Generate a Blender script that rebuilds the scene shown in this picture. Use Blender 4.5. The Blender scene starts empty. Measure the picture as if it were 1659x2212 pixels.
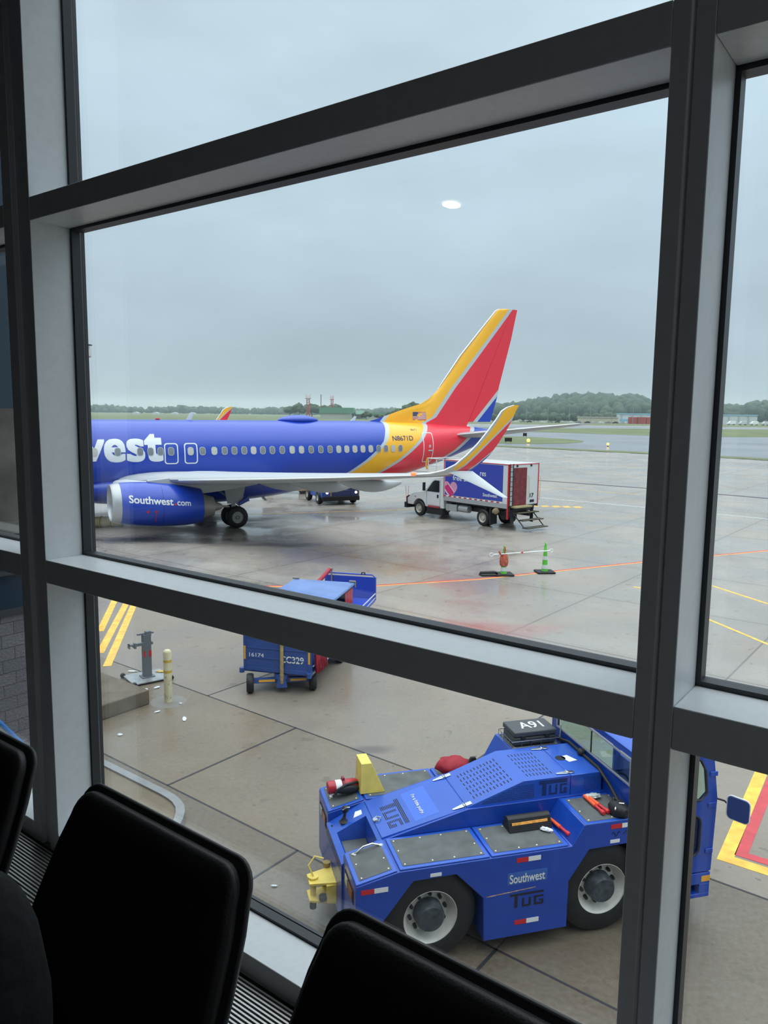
import bpy, bmesh, math, random
from mathutils import Vector, Matrix
random.seed(7)
S = bpy.context.scene
COL = S.collection
D2R = math.pi / 180
# ------------------------------------------------------------------ camera, light, exposure
EYE = 5.9
FPX = 1650.0
cam_d = bpy.data.cameras.new('camera')
cam = bpy.data.objects.new('camera', cam_d); COL.objects.link(cam)
cam_d.sensor_fit = 'VERTICAL'; cam_d.sensor_height = 24.0
cam_d.lens = FPX * 24.0 / 2212.0
cam_d.clip_start = 0.05; cam_d.clip_end = 9000
_p = math.atan(214 / 1650.0); _r = 0.0118
_F = Vector((0, math.cos(_p), -math.sin(_p))); _R0 = Vector((1, 0, 0)); _U0 = Vector((0, math.sin(_p), math.cos(_p)))
_R = _R0 * math.cos(_r) + _U0 * math.sin(_r); _U = -_R0 * math.sin(_r) + _U0 * math.cos(_r)
_M = Matrix((_R, _U, -_F)).transposed().to_4x4(); _M.translation = Vector((0, 0, EYE))
cam.matrix_world = _M
S.camera = cam
S.view_settings.view_transform = 'Standard'; S.view_settings.look = 'None'
S.view_settings.gamma = 1.0; S.view_settings.use_curve_mapping = False
S.view_settings.exposure = 0.0
S.cycles.use_denoising = True
S.cycles.max_bounces = 6; S.cycles.diffuse_bounces = 3; S.cycles.glossy_bounces = 4; S.cycles.transparent_max_bounces = 16; S.cycles.volume_bounces = 1
S.cycles.sample_clamp_indirect = 6
S.cycles.use_adaptive_sampling = True; S.cycles.adaptive_threshold = 0.035

ZENITH = 5.2        # brightness of the overcast zenith against the horizon
w = bpy.data.worlds.new('overcast_sky'); S.world = w; w.use_nodes = True
nt = w.node_tree; nt.nodes.clear()
def N(t, ty, **k):
    n = t.nodes.new(ty)
    for a, b in k.items(): setattr(n, a, b)
    return n
def LK(t, a, b): t.links.new(a, b)
tc = N(nt, 'ShaderNodeTexCoord'); sep = N(nt, 'ShaderNodeSeparateXYZ'); LK(nt, tc.outputs['Generated'], sep.inputs[0])
mr = N(nt, 'ShaderNodeMapRange'); mr.inputs[1].default_value = 0; mr.inputs[2].default_value = 1
LK(nt, sep.outputs[2], mr.inputs[0])
cr = N(nt, 'ShaderNodeValToRGB')
els = cr.color_ramp.elements
stops = [(0.0, (.385, .475, .525)), (0.06, (.42, .52, .585)), (0.18, (.51, .635, .725)), (0.34, (.57, .715, .82)), (0.48, (.63, .77, .87)), (0.62, (1.55, 1.75, 1.85)), (1.0, (.66 * ZENITH / 1.1, .70 * ZENITH / 1.1, .725 * ZENITH / 1.1))]
els[0].position = stops[0][0]; els[0].color = stops[0][1] + (1,)
els[1].position = stops[-1][0]; els[1].color = tuple(stops[-1][1]) + (1,)
for p_, c_ in stops[1:-1]:
    e = els.new(p_); e.color = c_ + (1,)
LK(nt, mr.outputs[0], cr.inputs[0])
mp = N(nt, 'ShaderNodeMapping'); mp.inputs['Scale'].default_value = (1.6, 1.6, 4.2); LK(nt, tc.outputs['Generated'], mp.inputs[0])
nz = N(nt, 'ShaderNodeTexNoise'); nz.inputs['Scale'].default_value = 1.7; nz.inputs['Detail'].default_value = 5; nz.inputs['Roughness'].default_value = .52
LK(nt, mp.outputs[0], nz.inputs['Vector'])
mr2 = N(nt, 'ShaderNodeMapRange'); mr2.inputs[1].default_value = .3; mr2.inputs[2].default_value = .7; mr2.inputs[3].default_value = .90; mr2.inputs[4].default_value = 1.10
LK(nt, nz.outputs[0], mr2.inputs[0])
vm = N(nt, 'ShaderNodeVectorMath', operation='SCALE'); LK(nt, cr.outputs[0], vm.inputs[0]); LK(nt, mr2.outputs[0], vm.inputs['Scale'])
bg = N(nt, 'ShaderNodeBackground'); LK(nt, vm.outputs[0], bg.inputs[0]); bg.inputs[1].default_value = 1.12
wo = N(nt, 'ShaderNodeOutputWorld'); LK(nt, bg.outputs[0], wo.inputs[0])

# ------------------------------------------------------------------ materials
MATS = {}
def mat(name, col, rough=.5, metal=0.0, spec=.5, coat=0.0, noise=None, bump=None, emit=None):
    """noise = (scale, amount) tone variation; bump = (scale, strength)"""
    if name in MATS: return MATS[name]
    m = bpy.data.materials.new(name); m.use_nodes = True; t = m.node_tree
    b = t.nodes['Principled BSDF']
    b.inputs['Base Color'].default_value = tuple(col) + (1,)
    b.inputs['Roughness'].default_value = rough; b.inputs['Metallic'].default_value = metal
    b.inputs['Specular IOR Level'].default_value = spec; b.inputs['Coat Weight'].default_value = coat; b.inputs['Coat Roughness'].default_value = .08
    if noise or bump: co = N(t, 'ShaderNodeTexCoord')
    if noise:
        n = N(t, 'ShaderNodeTexNoise'); n.inputs['Scale'].default_value = noise[0]; n.inputs['Detail'].default_value = 6; LK(t, co.outputs['Object'], n.inputs['Vector'])
        r = N(t, 'ShaderNodeMapRange'); r.inputs[1].default_value = .3; r.inputs[2].default_value = .7; r.inputs[3].default_value = 1 - noise[1]; r.inputs[4].default_value = 1 + noise[1]
        LK(t, n.outputs[0], r.inputs[0])
        v = N(t, 'ShaderNodeVectorMath', operation='SCALE'); v.inputs[0].default_value = col; LK(t, r.outputs[0], v.inputs['Scale']); LK(t, v.outputs[0], b.inputs['Base Color'])
    if bump:
        n = N(t, 'ShaderNodeTexNoise'); n.inputs['Scale'].default_value = bump[0]; n.inputs['Detail'].default_value = 3; LK(t, co.outputs['Object'], n.inputs['Vector'])
        bp = N(t, 'ShaderNodeBump'); bp.inputs['Strength'].default_value = bump[1]; bp.inputs['Distance'].default_value = .01
        LK(t, n.outputs[0], bp.inputs['Height']); LK(t, bp.outputs[0], b.inputs['Normal'])
    if emit:
        b.inputs['Emission Color'].default_value = tuple(emit[0]) + (1,); b.inputs['Emission Strength'].default_value = emit[1]
    MATS[name] = m
    return m
def glass_mat(name, tint=(1, 1, 1), ior=1.45, rough=0.0):
    m = bpy.data.materials.new(name); m.use_nodes = True; t = m.node_tree; t.nodes.clear()
    tr = N(t, 'ShaderNodeBsdfTransparent'); tr.inputs[0].default_value = tuple(tint) + (1,)
    gl = N(t, 'ShaderNodeBsdfGlossy'); gl.inputs['Roughness'].default_value = rough; gl.inputs[0].default_value = (1, 1, 1, 1)
    fr = N(t, 'ShaderNodeFresnel'); ge = N(t, 'ShaderNodeNewGeometry')      # same reflectance from both sides of the pane
    mi = N(t, 'ShaderNodeMapRange'); mi.inputs[3].default_value = ior; mi.inputs[4].default_value = 1 / ior
    LK(t, ge.outputs['Backfacing'], mi.inputs[0]); LK(t, mi.outputs[0], fr.inputs[0])
    mx = N(t, 'ShaderNodeMixShader'); LK(t, fr.outputs[0], mx.inputs[0]); LK(t, tr.outputs[0], mx.inputs[1]); LK(t, gl.outputs[0], mx.inputs[2])
    o = N(t, 'ShaderNodeOutputMaterial'); LK(t, mx.outputs[0], o.inputs[0]); MATS[name] = m
    return m

# ------------------------------------------------------------------ mesh builder
def wheel_like(prof, e, big):
    return len(prof) >= 5 and abs(prof[0][1] - prof[-1][1]) < .02 and prof[0][1] > .15 * big and prof[0][1] < .9 * big and prof[0][1] > .06 and max(abs(p[1] - prof[0][1]) for p in prof) > .05
class MB:
    def __init__(s): s.v = []; s.f = []; s.mi = []; s.cur = 0
    def add(s, vs, fs, mi=None):
        o = len(s.v); s.v += [tuple(v) for v in vs]; s.f += [tuple(i + o for i in f) for f in fs]
        s.mi += [s.cur if mi is None else mi] * len(fs); return s
    def box(s, x0, x1, y0, y1, z0, z1, mi=None):
        return s.add([(x0, y0, z0), (x1, y0, z0), (x1, y1, z0), (x0, y1, z0), (x0, y0, z1), (x1, y0, z1), (x1, y1, z1), (x0, y1, z1)],
                     [(0, 3, 2, 1), (4, 5, 6, 7), (0, 1, 5, 4), (1, 2, 6, 5), (2, 3, 7, 6), (3, 0, 4, 7)], mi)
    def prism(s, poly, a0, a1, axis='y', mi=None):
        """poly in the two other axes (x,z for 'y'; y,z for 'x'; x,y for 'z')"""
        n = len(poly)
        def P(p, a): return {'y': (p[0], a, p[1]), 'x': (a, p[0], p[1]), 'z': (p[0], p[1], a)}[axis]
        vs = [P(p, a0) for p in poly] + [P(p, a1) for p in poly]
        fs = [tuple(range(n))[::-1], tuple(range(n, 2 * n))] + [(i, (i + 1) % n, n + (i + 1) % n, n + i) for i in range(n)]
        return s.add(vs, fs, mi)
    def hull8(s, b, t, mi=None):
        """4 bottom and 4 top corner points"""
        return s.add(list(b) + list(t), [(0, 3, 2, 1), (4, 5, 6, 7), (0, 1, 5, 4), (1, 2, 6, 5), (2, 3, 7, 6), (3, 0, 4, 7)], mi)
    def tube(s, pts, r, n=8, mi=None, closed=False, caps=True):
        pts = [Vector(p) for p in pts]; m = len(pts); rs = r if isinstance(r, (list, tuple)) else [r] * m
        rings = []; up = None
        for i, p in enumerate(pts):
            if closed: d = pts[(i + 1) % m] - pts[i - 1]
            else: d = pts[min(i + 1, m - 1)] - pts[max(i - 1, 0)]
            d.normalize()
            if up is None: up = Vector((0, 0, 1)) if abs(d.z) < .9 else Vector((1, 0, 0))
            a = d.cross(up)
            if a.length < 1e-4: a = d.cross(Vector((.3, .8, .5)))
            a.normalize(); b = a.cross(d).normalized(); up = b
            rings.append([p + (a * math.cos(2 * math.pi * k / n) + b * math.sin(2 * math.pi * k / n)) * rs[i] for k in range(n)])
        vs = [q for rg in rings for q in rg]; fs = []
        for i in range(m if closed else m - 1):
            j = (i + 1) % m
            for k in range(n): fs.append((i * n + k, i * n + (k + 1) % n, j * n + (k + 1) % n, j * n + k))
        if not closed and caps: fs += [tuple(range(n))[::-1], tuple((m - 1) * n + k for k in range(n))]
        return s.add(vs, fs, mi)
    def lathe(s, prof, c=(0, 0, 0), axis='z', n=24, mi=None, caps=None, sq=None):
        """prof: list of (along, radius); sq: optional fn(angle)->scale"""
        vs = []; fs = []; m = len(prof)
        for a, r in prof:
            for k in range(n):
                t = 2 * math.pi * k / n; q = r * (sq(t, a) if sq else 1); x, y = q * math.cos(t), q * math.sin(t)
                vs.append({'z': (c[0] + x, c[1] + y, c[2] + a), 'y': (c[0] + x, c[1] + a, c[2] + y), 'x': (c[0] + a, c[1] + x, c[2] + y)}[axis])
        for i in range(m - 1):
            for k in range(n): fs.append((i * n + k, i * n + (k + 1) % n, (i + 1) * n + (k + 1) % n, (i + 1) * n + k))
        # ends are closed only when small against the whole, so rims and tyres stay open
        big = max(p[1] for p in prof)
        for e, f in ((0, tuple(range(n))[::-1]), (m - 1, tuple((m - 1) * n + k for k in range(n)))):
            if caps or (caps is None and not wheel_like(prof, e, big)): fs.append(f)
        return s.add(vs, fs, mi)
    def loft(s, secs, mi=None, closed=True, caps=True):
        m = len(secs); n = len(secs[0]); vs = [p for q in secs for p in q]; fs = []
        for i in range(m - 1):
            for k in range(n if closed else n - 1): fs.append((i * n + k, i * n + (k + 1) % n, (i + 1) * n + (k + 1) % n, (i + 1) * n + k))
        if caps: fs += [tuple(range(n))[::-1], tuple((m - 1) * n + k for k in range(n))]
        return s.add(vs, fs, mi)
    def blob(s, c, r, seed=0, lev=2, jit=.2, mi=None):
        rnd = random.Random(seed); bm = bmesh.new(); bmesh.ops.create_icosphere(bm, subdivisions=lev, radius=1)
        r = r if isinstance(r, (tuple, list)) else (r, r, r)
        vs = []
        for v in bm.verts:
            k = 1 + rnd.uniform(-jit, jit); vs.append((c[0] + v.co.x * r[0] * k, c[1] + v.co.y * r[1] * k, c[2] + v.co.z * r[2] * k))
        fs = [tuple(x.index for x in f.verts) for f in bm.faces]; bm.free()
        return s.add(vs, fs, mi)
    def quadp(s, pts, mi=None): return s.add(pts, [tuple(range(len(pts)))], mi)
    def build(s, name, m, parent=None, smooth=0, bevel=0, seg=2, loc=None, rz=None, tri=False):
        me = bpy.data.meshes.new(name); me.from_pydata(s.v, [], s.f)
        ms = m if isinstance(m, (list, tuple)) else [m]
        for x in ms: me.materials.append(x)
        me.polygons.foreach_set('material_index', s.mi); me.validate()
        bm = bmesh.new(); bm.from_mesh(me); bmesh.ops.recalc_face_normals(bm, faces=bm.faces)
        if tri: bmesh.ops.triangulate(bm, faces=[f for f in bm.faces if len(f.verts) > 4])
        bm.to_mesh(me); bm.free()
        if smooth:
            me.shade_smooth(); me.set_sharp_from_angle(angle=smooth * D2R)
        o = bpy.data.objects.new(name, me); COL.objects.link(o)
        if parent: o.parent = parent
        if loc: o.location = loc
        if rz is not None: o.rotation_euler = (0, 0, rz)
        if bevel:
            b = o.modifiers.new('b', 'BEVEL'); b.width = bevel; b.segments = seg; b.limit_method = 'ANGLE'; b.angle_limit = 40 * D2R
            if not smooth: me.shade_smooth(); b.harden_normals = False; me.set_sharp_from_angle(angle=50 * D2R)
        return o
def tag(o, label=None, cat=None, group=None, kind=None):
    if label: o['label'] = label
    if cat: o['category'] = cat
    if group: o['group'] = group
    if kind: o['kind'] = kind
    return o
def empty(name, loc=(0, 0, 0), rz=0, parent=None):
    o = bpy.data.objects.new(name, None); COL.objects.link(o); o.location = loc; o.rotation_euler = (0, 0, rz); o.empty_display_size = .2
    if parent: o.parent = parent
    return o
def kids(o): return [c for c in COL.objects if c.parent == o]
def copy_tree(o, parent=None):
    c = o.copy(); COL.objects.link(c); c.parent = parent
    for ch in kids(o): copy_tree(ch, c)
    return c
def rrect(w_, h_, r, n=5, cx=0, cy=0):
    pts = []
    for (sx, sy, a0) in ((1, 1, 0), (-1, 1, 90), (-1, -1, 180), (1, -1, 270)):
        for k in range(n + 1):
            a = (a0 + 90 * k / n) * D2R; pts.append((cx + sx * (w_ / 2 - r) + r * math.cos(a), cy + sy * (h_ / 2 - r) + r * math.sin(a)))
    return pts
def text_tris(body, bold=0.0, shear=0.0, cuts=0):
    """flat letters, returned as verts in the unit box (x along, y up) and faces"""
    cu = bpy.data.curves.new('t', 'FONT'); cu.body = body; cu.size = 1;  cu.shear = shear; cu.resolution_u = 4
    o = bpy.data.objects.new('t', cu); COL.objects.link(o); bpy.context.view_layer.update()
    dg = bpy.context.evaluated_depsgraph_get(); me = bpy.data.meshes.new_from_object(o.evaluated_get(dg))
    bm = bmesh.new(); bm.from_mesh(me)
    for v in bm.verts: v.co.z = 0
    bmesh.ops.triangulate(bm, faces=bm.faces)
    bmesh.ops.dissolve_degenerate(bm, dist=.0005, edges=bm.edges)
    bmesh.ops.triangulate(bm, faces=bm.faces)
    for _ in range(cuts):
        lim = .12
        es = [e for e in bm.edges if e.calc_length() > lim]
        if es: bmesh.ops.subdivide_edges(bm, edges=es, cuts=1); bmesh.ops.triangulate(bm, faces=bm.faces)
    vs = [tuple(v.co) for v in bm.verts]; fs = [tuple(v.index for v in f.verts) for f in bm.faces]; bm.free()
    bpy.data.objects.remove(o); bpy.data.curves.remove(cu); bpy.data.meshes.remove(me)
    x0 = min(v[0] for v in vs); x1 = max(v[0] for v in vs); y0 = min(v[1] for v in vs); y1 = max(v[1] for v in vs)
    return [((v[0] - x0) / (x1 - x0), (v[1] - y0) / (y1 - y0)) for v in vs], fs, (x1 - x0) / (y1 - y0)
def text(name, body, m, parent, fn, bold=0.0, cuts=0, shear=0.0):
    """fn maps the unit box to a 3-D point; bold = stroke growth in letter heights, built from stacked shifted copies"""
    vs, fs, asp = text_tris(body, 0, shear, cuts); b = MB(); bx_ = bold / asp; by_ = bold
    sh = [(0, 0)] if not bold else [(0, 0)] + [(sx_, sy_) for sx_ in (-1, -.5, 0, .5, 1) for sy_ in (-1, -.5, 0, .5, 1) if max(abs(sx_), abs(sy_)) == 1 and (bold > .03 or (abs(sx_) != .5 and abs(sy_) != .5))]
    for k, (sx, sy) in enumerate(sh):
        out = []
        for u, v in vs:
            U_ = bx_ + u * (1 - 2 * bx_) + sx * bx_; V_ = by_ + v * (1 - 2 * by_) + sy * by_
            p = Vector(fn(U_, V_)); n = (Vector(fn(U_ + .01, V_)) - p).cross(Vector(fn(U_, V_ + .01)) - p).normalized(); out.append(p + n * (.0004 * k))
        b.add(out, fs)
    me = bpy.data.meshes.new(name); me.from_pydata(b.v, [], b.f); me.materials.append(m)
    o = bpy.data.objects.new(name, me); COL.objects.link(o); o.parent = parent
    return o
def plane_fn(o, dx, dy):
    o, dx, dy = Vector(o), Vector(dx), Vector(dy)
    return lambda u, v: o + dx * u + dy * v

WHITE = mat('white_paint', (.78, .80, .80), .35)
BLACK = mat('black_rubber', (.012, .013, .015), .6, noise=(9, .3))
DARK = mat('dark_metal', (.03, .032, .036), .5)
STEEL = mat('brushed_steel', (.5, .5, .5), .3, metal=1)
CHROME = mat('chrome', (.8, .8, .8), .12, metal=1)
TRED = mat('tape_red', (.55, .02, .03), .4)
TWHITE = mat('tape_white', (.75, .77, .78), .4)
LAMPY = mat('amber_lamp', (.9, .45, .05), .3, emit=((1, .55, .05), 4))

# ------------------------------------------------------------------ haze (rain-damp air over the airfield)
hm = bpy.data.materials.new('damp_air'); hm.use_nodes = True; t = hm.node_tree; t.nodes.clear()
vs_ = N(t, 'ShaderNodeVolumeScatter'); vs_.inputs['Density'].default_value = .0012; vs_.inputs['Color'].default_value = (.175, .215, .24, 1)
oo = N(t, 'ShaderNodeOutputMaterial'); LK(t, vs_.outputs[0], oo.inputs['Volume'])
hz = MB().box(-2600, 2600, 330, 4200, -1, 55).build('haze', hm)
tag(hz, 'thin grey rain haze hanging over the far side of the airfield', 'haze', kind='stuff')

# ------------------------------------------------------------------ ground
def ground_mat():
    m = bpy.data.materials.new('wet_concrete'); m.use_nodes = True; t = m.node_tree; b = t.nodes['Principled BSDF']
    co = N(t, 'ShaderNodeTexCoord')
    def noise(sc, det=6, rough=.55, stretch=None, rot=0):
        n = N(t, 'ShaderNodeTexNoise'); n.inputs['Scale'].default_value = sc; n.inputs['Detail'].default_value = det; n.inputs['Roughness'].default_value = rough
        if stretch:
            q = N(t, 'ShaderNodeMapping'); q.inputs['Scale'].default_value = stretch; q.inputs['Rotation'].default_value = (0, 0, rot); LK(t, co.outputs['Object'], q.inputs[0]); LK(t, q.outputs[0], n.inputs['Vector'])
        else: LK(t, co.outputs['Object'], n.inputs['Vector'])
        return n
    def ramp(src, a, b_, ca, cb):
        r = N(t, 'ShaderNodeMapRange'); r.inputs[1].default_value = a; r.inputs[2].default_value = b_; r.inputs[3].default_value = ca; r.inputs[4].default_value = cb; LK(t, src, r.inputs[0]); return r.outputs[0]
    def mix(f, a, c):
        x = N(t, 'ShaderNodeMix', data_type='RGBA')
        if isinstance(f, float): x.inputs[0].default_value = f
        else: LK(t, f, x.inputs[0])
        for i, q in ((6, a), (7, c)):
            if isinstance(q, tuple): x.inputs[i].default_value = q + (1,)
            else: LK(t, q, x.inputs[i])
        return x.outputs[2]
    big = noise(.09, 5); mid = noise(.5, 8, .65); fine = noise(14, 4, .7); grain = noise(70, 2, .6)
    streak = noise(.35, 6, .6, (1, .22, 1), 53 * D2R)
    # joints: slab grid turned 52 degrees
    gm = N(t, 'ShaderNodeMapping'); gm.inputs['Rotation'].default_value = (0, 0, -52 * D2R); LK(t, co.outputs['Object'], gm.inputs[0])
    gs = N(t, 'ShaderNodeSeparateXYZ'); LK(t, gm.outputs[0], gs.inputs[0])
    cellv = []
    dist = []
    for out, off, size in ((gs.outputs[0], GX, 5.55), (gs.outputs[1], GY, 5.6)):
        a = N(t, 'ShaderNodeMath', operation='SUBTRACT'); LK(t, out, a.inputs[0]); a.inputs[1].default_value = off
        d = N(t, 'ShaderNodeMath', operation='DIVIDE'); LK(t, a.outputs[0], d.inputs[0]); d.inputs[1].default_value = size
        fl = N(t, 'ShaderNodeMath', operation='ROUND'); LK(t, d.outputs[0], fl.inputs[0])
        fr = N(t, 'ShaderNodeMath', operation='SUBTRACT'); LK(t, d.outputs[0], fr.inputs[0]); LK(t, fl.outputs[0], fr.inputs[1])
        ab = N(t, 'ShaderNodeMath', operation='ABSOLUTE'); LK(t, fr.outputs[0], ab.inputs[0])
        mu = N(t, 'ShaderNodeMath', operation='MULTIPLY'); LK(t, ab.outputs[0], mu.inputs[0]); mu.inputs[1].default_value = size
        dist.append(mu.outputs[0])
        ff = N(t, 'ShaderNodeMath', operation='FLOOR'); LK(t, d.outputs[0], ff.inputs[0]); cellv.append(ff.outputs[0])
    mn = N(t, 'ShaderNodeMath', operation='MINIMUM'); LK(t, dist[0], mn.inputs[0]); LK(t, dist[1], mn.inputs[1])
    far_ = ramp(gs.outputs[0], 17.02, 17.04, 0, 1)
    def mul(a, b2):
        q = N(t, 'ShaderNodeMath', operation='MULTIPLY'); LK(t, a, q.inputs[0]); LK(t, b2, q.inputs[1]); return q.outputs[0]
    joint = mul(ramp(mn.outputs[0], .018, .03, .5, 0), far_)
    edge = mul(ramp(mn.outputs[0], .03, .5, .14, 0), far_)
    cv = N(t, 'ShaderNodeCombineXYZ'); LK(t, cellv[0], cv.inputs[0]); LK(t, cellv[1], cv.inputs[1])
    wn = N(t, 'ShaderNodeTexWhiteNoise'); LK(t, cv.outputs[0], wn.inputs[0])
    new = mix(ramp(big.outputs[0], .35, .65, 0, 1), (.225, .198, .168), (.345, .315, .280))
    new = mix(ramp(mid.outputs[0], .38, .72, 0, .7), new, (.22, .19, .165))
    new = mix(ramp(wn.outputs[0], 0, 1, 0, .6), new, (.30, .262, .225))
    new = mix(ramp(streak.outputs[0], .50, .72, 0, .6), new, (.17, .155, .15))
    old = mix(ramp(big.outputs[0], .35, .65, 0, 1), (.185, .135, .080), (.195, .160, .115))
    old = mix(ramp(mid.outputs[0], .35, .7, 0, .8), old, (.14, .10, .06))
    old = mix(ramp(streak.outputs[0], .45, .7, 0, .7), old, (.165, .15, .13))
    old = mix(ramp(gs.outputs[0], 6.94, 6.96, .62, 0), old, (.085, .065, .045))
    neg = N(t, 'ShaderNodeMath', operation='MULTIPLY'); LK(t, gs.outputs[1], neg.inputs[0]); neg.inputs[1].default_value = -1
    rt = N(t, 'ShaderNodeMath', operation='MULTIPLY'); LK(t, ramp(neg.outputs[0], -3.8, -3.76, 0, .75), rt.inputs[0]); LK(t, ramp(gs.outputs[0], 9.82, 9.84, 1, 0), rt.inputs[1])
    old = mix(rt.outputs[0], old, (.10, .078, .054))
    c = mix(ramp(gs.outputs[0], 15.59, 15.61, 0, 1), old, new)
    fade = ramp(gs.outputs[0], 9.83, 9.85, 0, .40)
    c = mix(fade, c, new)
    c = mix(ramp(fine.outputs[0], .35, .8, 0, .25), c, (.33, .31, .28))
    c = mix(ramp(grain.outputs[0], .55, .8, 0, .35), c, (.1, .09, .08))
    spot = noise(2.6, 3, .5); c = mix(ramp(spot.outputs[0], .66, .70, 0, .45), c, (.09, .075, .06))
    spec_ = noise(7.5, 2, .5); c = mix(ramp(spec_.outputs[0], .70, .73, 0, .6), c, (.07, .06, .05))
    c = mix(edge, c, (.15, .125, .1))
    c = mix(joint, c, (.03, .03, .035))
    # the rust-red stain on the apron
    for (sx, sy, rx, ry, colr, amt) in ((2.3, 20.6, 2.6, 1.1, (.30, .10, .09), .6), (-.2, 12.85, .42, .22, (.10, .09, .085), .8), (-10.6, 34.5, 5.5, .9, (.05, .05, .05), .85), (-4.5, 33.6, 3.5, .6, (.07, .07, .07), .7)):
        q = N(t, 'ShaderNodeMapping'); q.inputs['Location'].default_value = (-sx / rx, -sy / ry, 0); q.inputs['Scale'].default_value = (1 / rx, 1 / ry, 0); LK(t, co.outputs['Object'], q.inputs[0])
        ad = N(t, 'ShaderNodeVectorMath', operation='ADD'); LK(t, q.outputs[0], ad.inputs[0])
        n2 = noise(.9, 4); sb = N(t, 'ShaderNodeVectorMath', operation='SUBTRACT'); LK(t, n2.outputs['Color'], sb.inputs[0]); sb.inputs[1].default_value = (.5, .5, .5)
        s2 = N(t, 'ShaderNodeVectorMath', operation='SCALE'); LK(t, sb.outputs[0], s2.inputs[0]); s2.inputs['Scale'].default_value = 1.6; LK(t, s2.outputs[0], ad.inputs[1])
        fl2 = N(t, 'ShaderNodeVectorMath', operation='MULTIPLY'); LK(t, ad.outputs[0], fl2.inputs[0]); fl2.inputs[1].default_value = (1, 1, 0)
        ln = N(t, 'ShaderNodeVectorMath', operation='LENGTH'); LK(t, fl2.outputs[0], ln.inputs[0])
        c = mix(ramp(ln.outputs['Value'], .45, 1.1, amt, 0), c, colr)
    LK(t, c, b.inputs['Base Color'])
    wet = noise(.22, 7, .62); 
    LK(t, ramp(wet.outputs[0], .40, .58, .50, .14), b.inputs['Roughness'])
    b.inputs['Specular IOR Level'].default_value = .55
    bp = N(t, 'ShaderNodeBump'); bp.inputs['Strength'].default_value = .25; bp.inputs['Distance'].default_value = .006; LK(t, fine.outputs[0], bp.inputs['Height']); LK(t, bp.outputs[0], b.inputs['Normal'])
    return m
def rot52(x, y): a = -52 * D2R; return x * math.cos(a) - y * math.sin(a), x * math.sin(a) + y * math.cos(a)
GX, GY = rot52(-3.39, 11.46)
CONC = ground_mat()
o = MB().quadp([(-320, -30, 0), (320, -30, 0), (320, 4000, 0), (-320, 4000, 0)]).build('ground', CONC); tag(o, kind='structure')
# far ground, each surface laid a little above the apron slab
GRASS = mat('short_grass', (.125, .150, .068), .9, noise=(.06, .25))
TAXI = mat('wet_asphalt', (.17, .175, .19), .28, noise=(.05, .3))
def sheet(name, pts, z, m, label=None, thick=None):
    b = MB()
    b.prism(pts, z - .02, z, 'z')
    o = b.build(name, m, tri=True); tag(o, label=label, kind='structure'); return o
sheet('ground_grass_field', [(-3500, 170), (-330, 260), (-60, 420), (55, 470), (195, 455), (600, 560), (3500, 900), (3500, 4100), (-3500, 4100)], .06, GRASS)
sheet('ground_taxiway', [(-700, 182), (-100, 172), (20.9, 144.4), (43.3, 124.0), (55.4, 109), (110, 60), (600, 30), (1500, 300), (600, 420), (195, 430), (60, 406), (-60, 300), (-700, 270)], .03, TAXI)
sheet('ground_grass_verge', [(-700, 178), (-100, 168), (20.1, 140.6), (41.4, 120.0), (53.1, 105.8), (108, 58), (110, 60), (55.4, 110.2), (43.3, 125.2), (20.9, 146.2), (-100, 178), (-700, 190)], .05, GRASS)
sheet('ground_grass_island', [(-90, 190), (10, 157), (23.0, 154.9), (30.9, 155.3), (37.9, 159.3), (43, 167), (45.7, 176.4), (44.9, 188.4), (39.7, 200.8), (31.2, 208.7), (0, 225), (-90, 262)], .06, GRASS)
sheet('ground_grass_infield', [(20, 300), (52.4, 262.4), (66.8, 248.2), (80.2, 233.4), (100.4, 226.5), (132.2, 235.0), (260, 250), (700, 300), (700, 390), (188.4, 375.1), (122.8, 358.1), (74.8, 340.5), (20, 345)], .06, GRASS)
# painted lines
YEL = mat('marking_yellow', (.80, .46, .06), .45, noise=(5, .25)); ORG = mat('marking_orange', (.82, .36, .10), .45, noise=(4, .15)); RDP = mat('marking_red', (.50, .05, .06), .45, noise=(5, .15)); WHP = mat('marking_white', (.62, .62, .6), .45)
PUR = mat('sealed_joint', (.055, .045, .065), .9)
def line(name, pts, w_, m, z=.004, label=None):
    P = [Vector(p) for p in pts]; L_, R_ = [], []
    for i, p in enumerate(P):
        d0 = (p - P[i - 1]).normalized() if i else (P[1] - p).normalized(); d1 = (P[i + 1] - p).normalized() if i < len(P) - 1 else d0
        n0 = Vector((-d0.y, d0.x)); n1 = Vector((-d1.y, d1.x)); n = (n0 + n1).normalized(); k = w_ / 2 / max(.35, n.dot(n0)); L_.append(p + n * k); R_.append(p - n * k)
    b = MB(); n = len(P); vs = []
    for q in (0, z):
        for i in range(n): vs += [(L_[i].x, L_[i].y, q), (R_[i].x, R_[i].y, q)]
    o_ = 2 * n; fs = []
    for i in range(n - 1):
        a, c = 2 * i, 2 * i + 2
        fs += [(a, a + 1, c + 1, c), (o_ + a, o_ + c, o_ + c + 1, o_ + a + 1), (a, c, o_ + c, o_ + a), (a + 1, o_ + a + 1, o_ + c + 1, c + 1)]
    fs += [(0, o_, o_ + 1, 1), (2 * n - 2, 2 * n - 1, o_ + 2 * n - 1, o_ + 2 * n - 2)]
    b.add(vs, fs); o = b.build(name, m); tag(o, label=label, kind='structure'); return o
line('ground_marking_orange', [(-4.5, 25.35), (-.31, 25.66), (3.4, 26.92), (10.51, 30.5), (17.14, 33.58), (30, 39.8)], .10, ORG, .006)
line('ground_marking_red_edge', [(-4.52, 25.47), (-.34, 25.77), (3.36, 27.03), (10.46, 30.61), (17.09, 33.69), (29.9, 39.9)], .09, RDP, .004)
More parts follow.
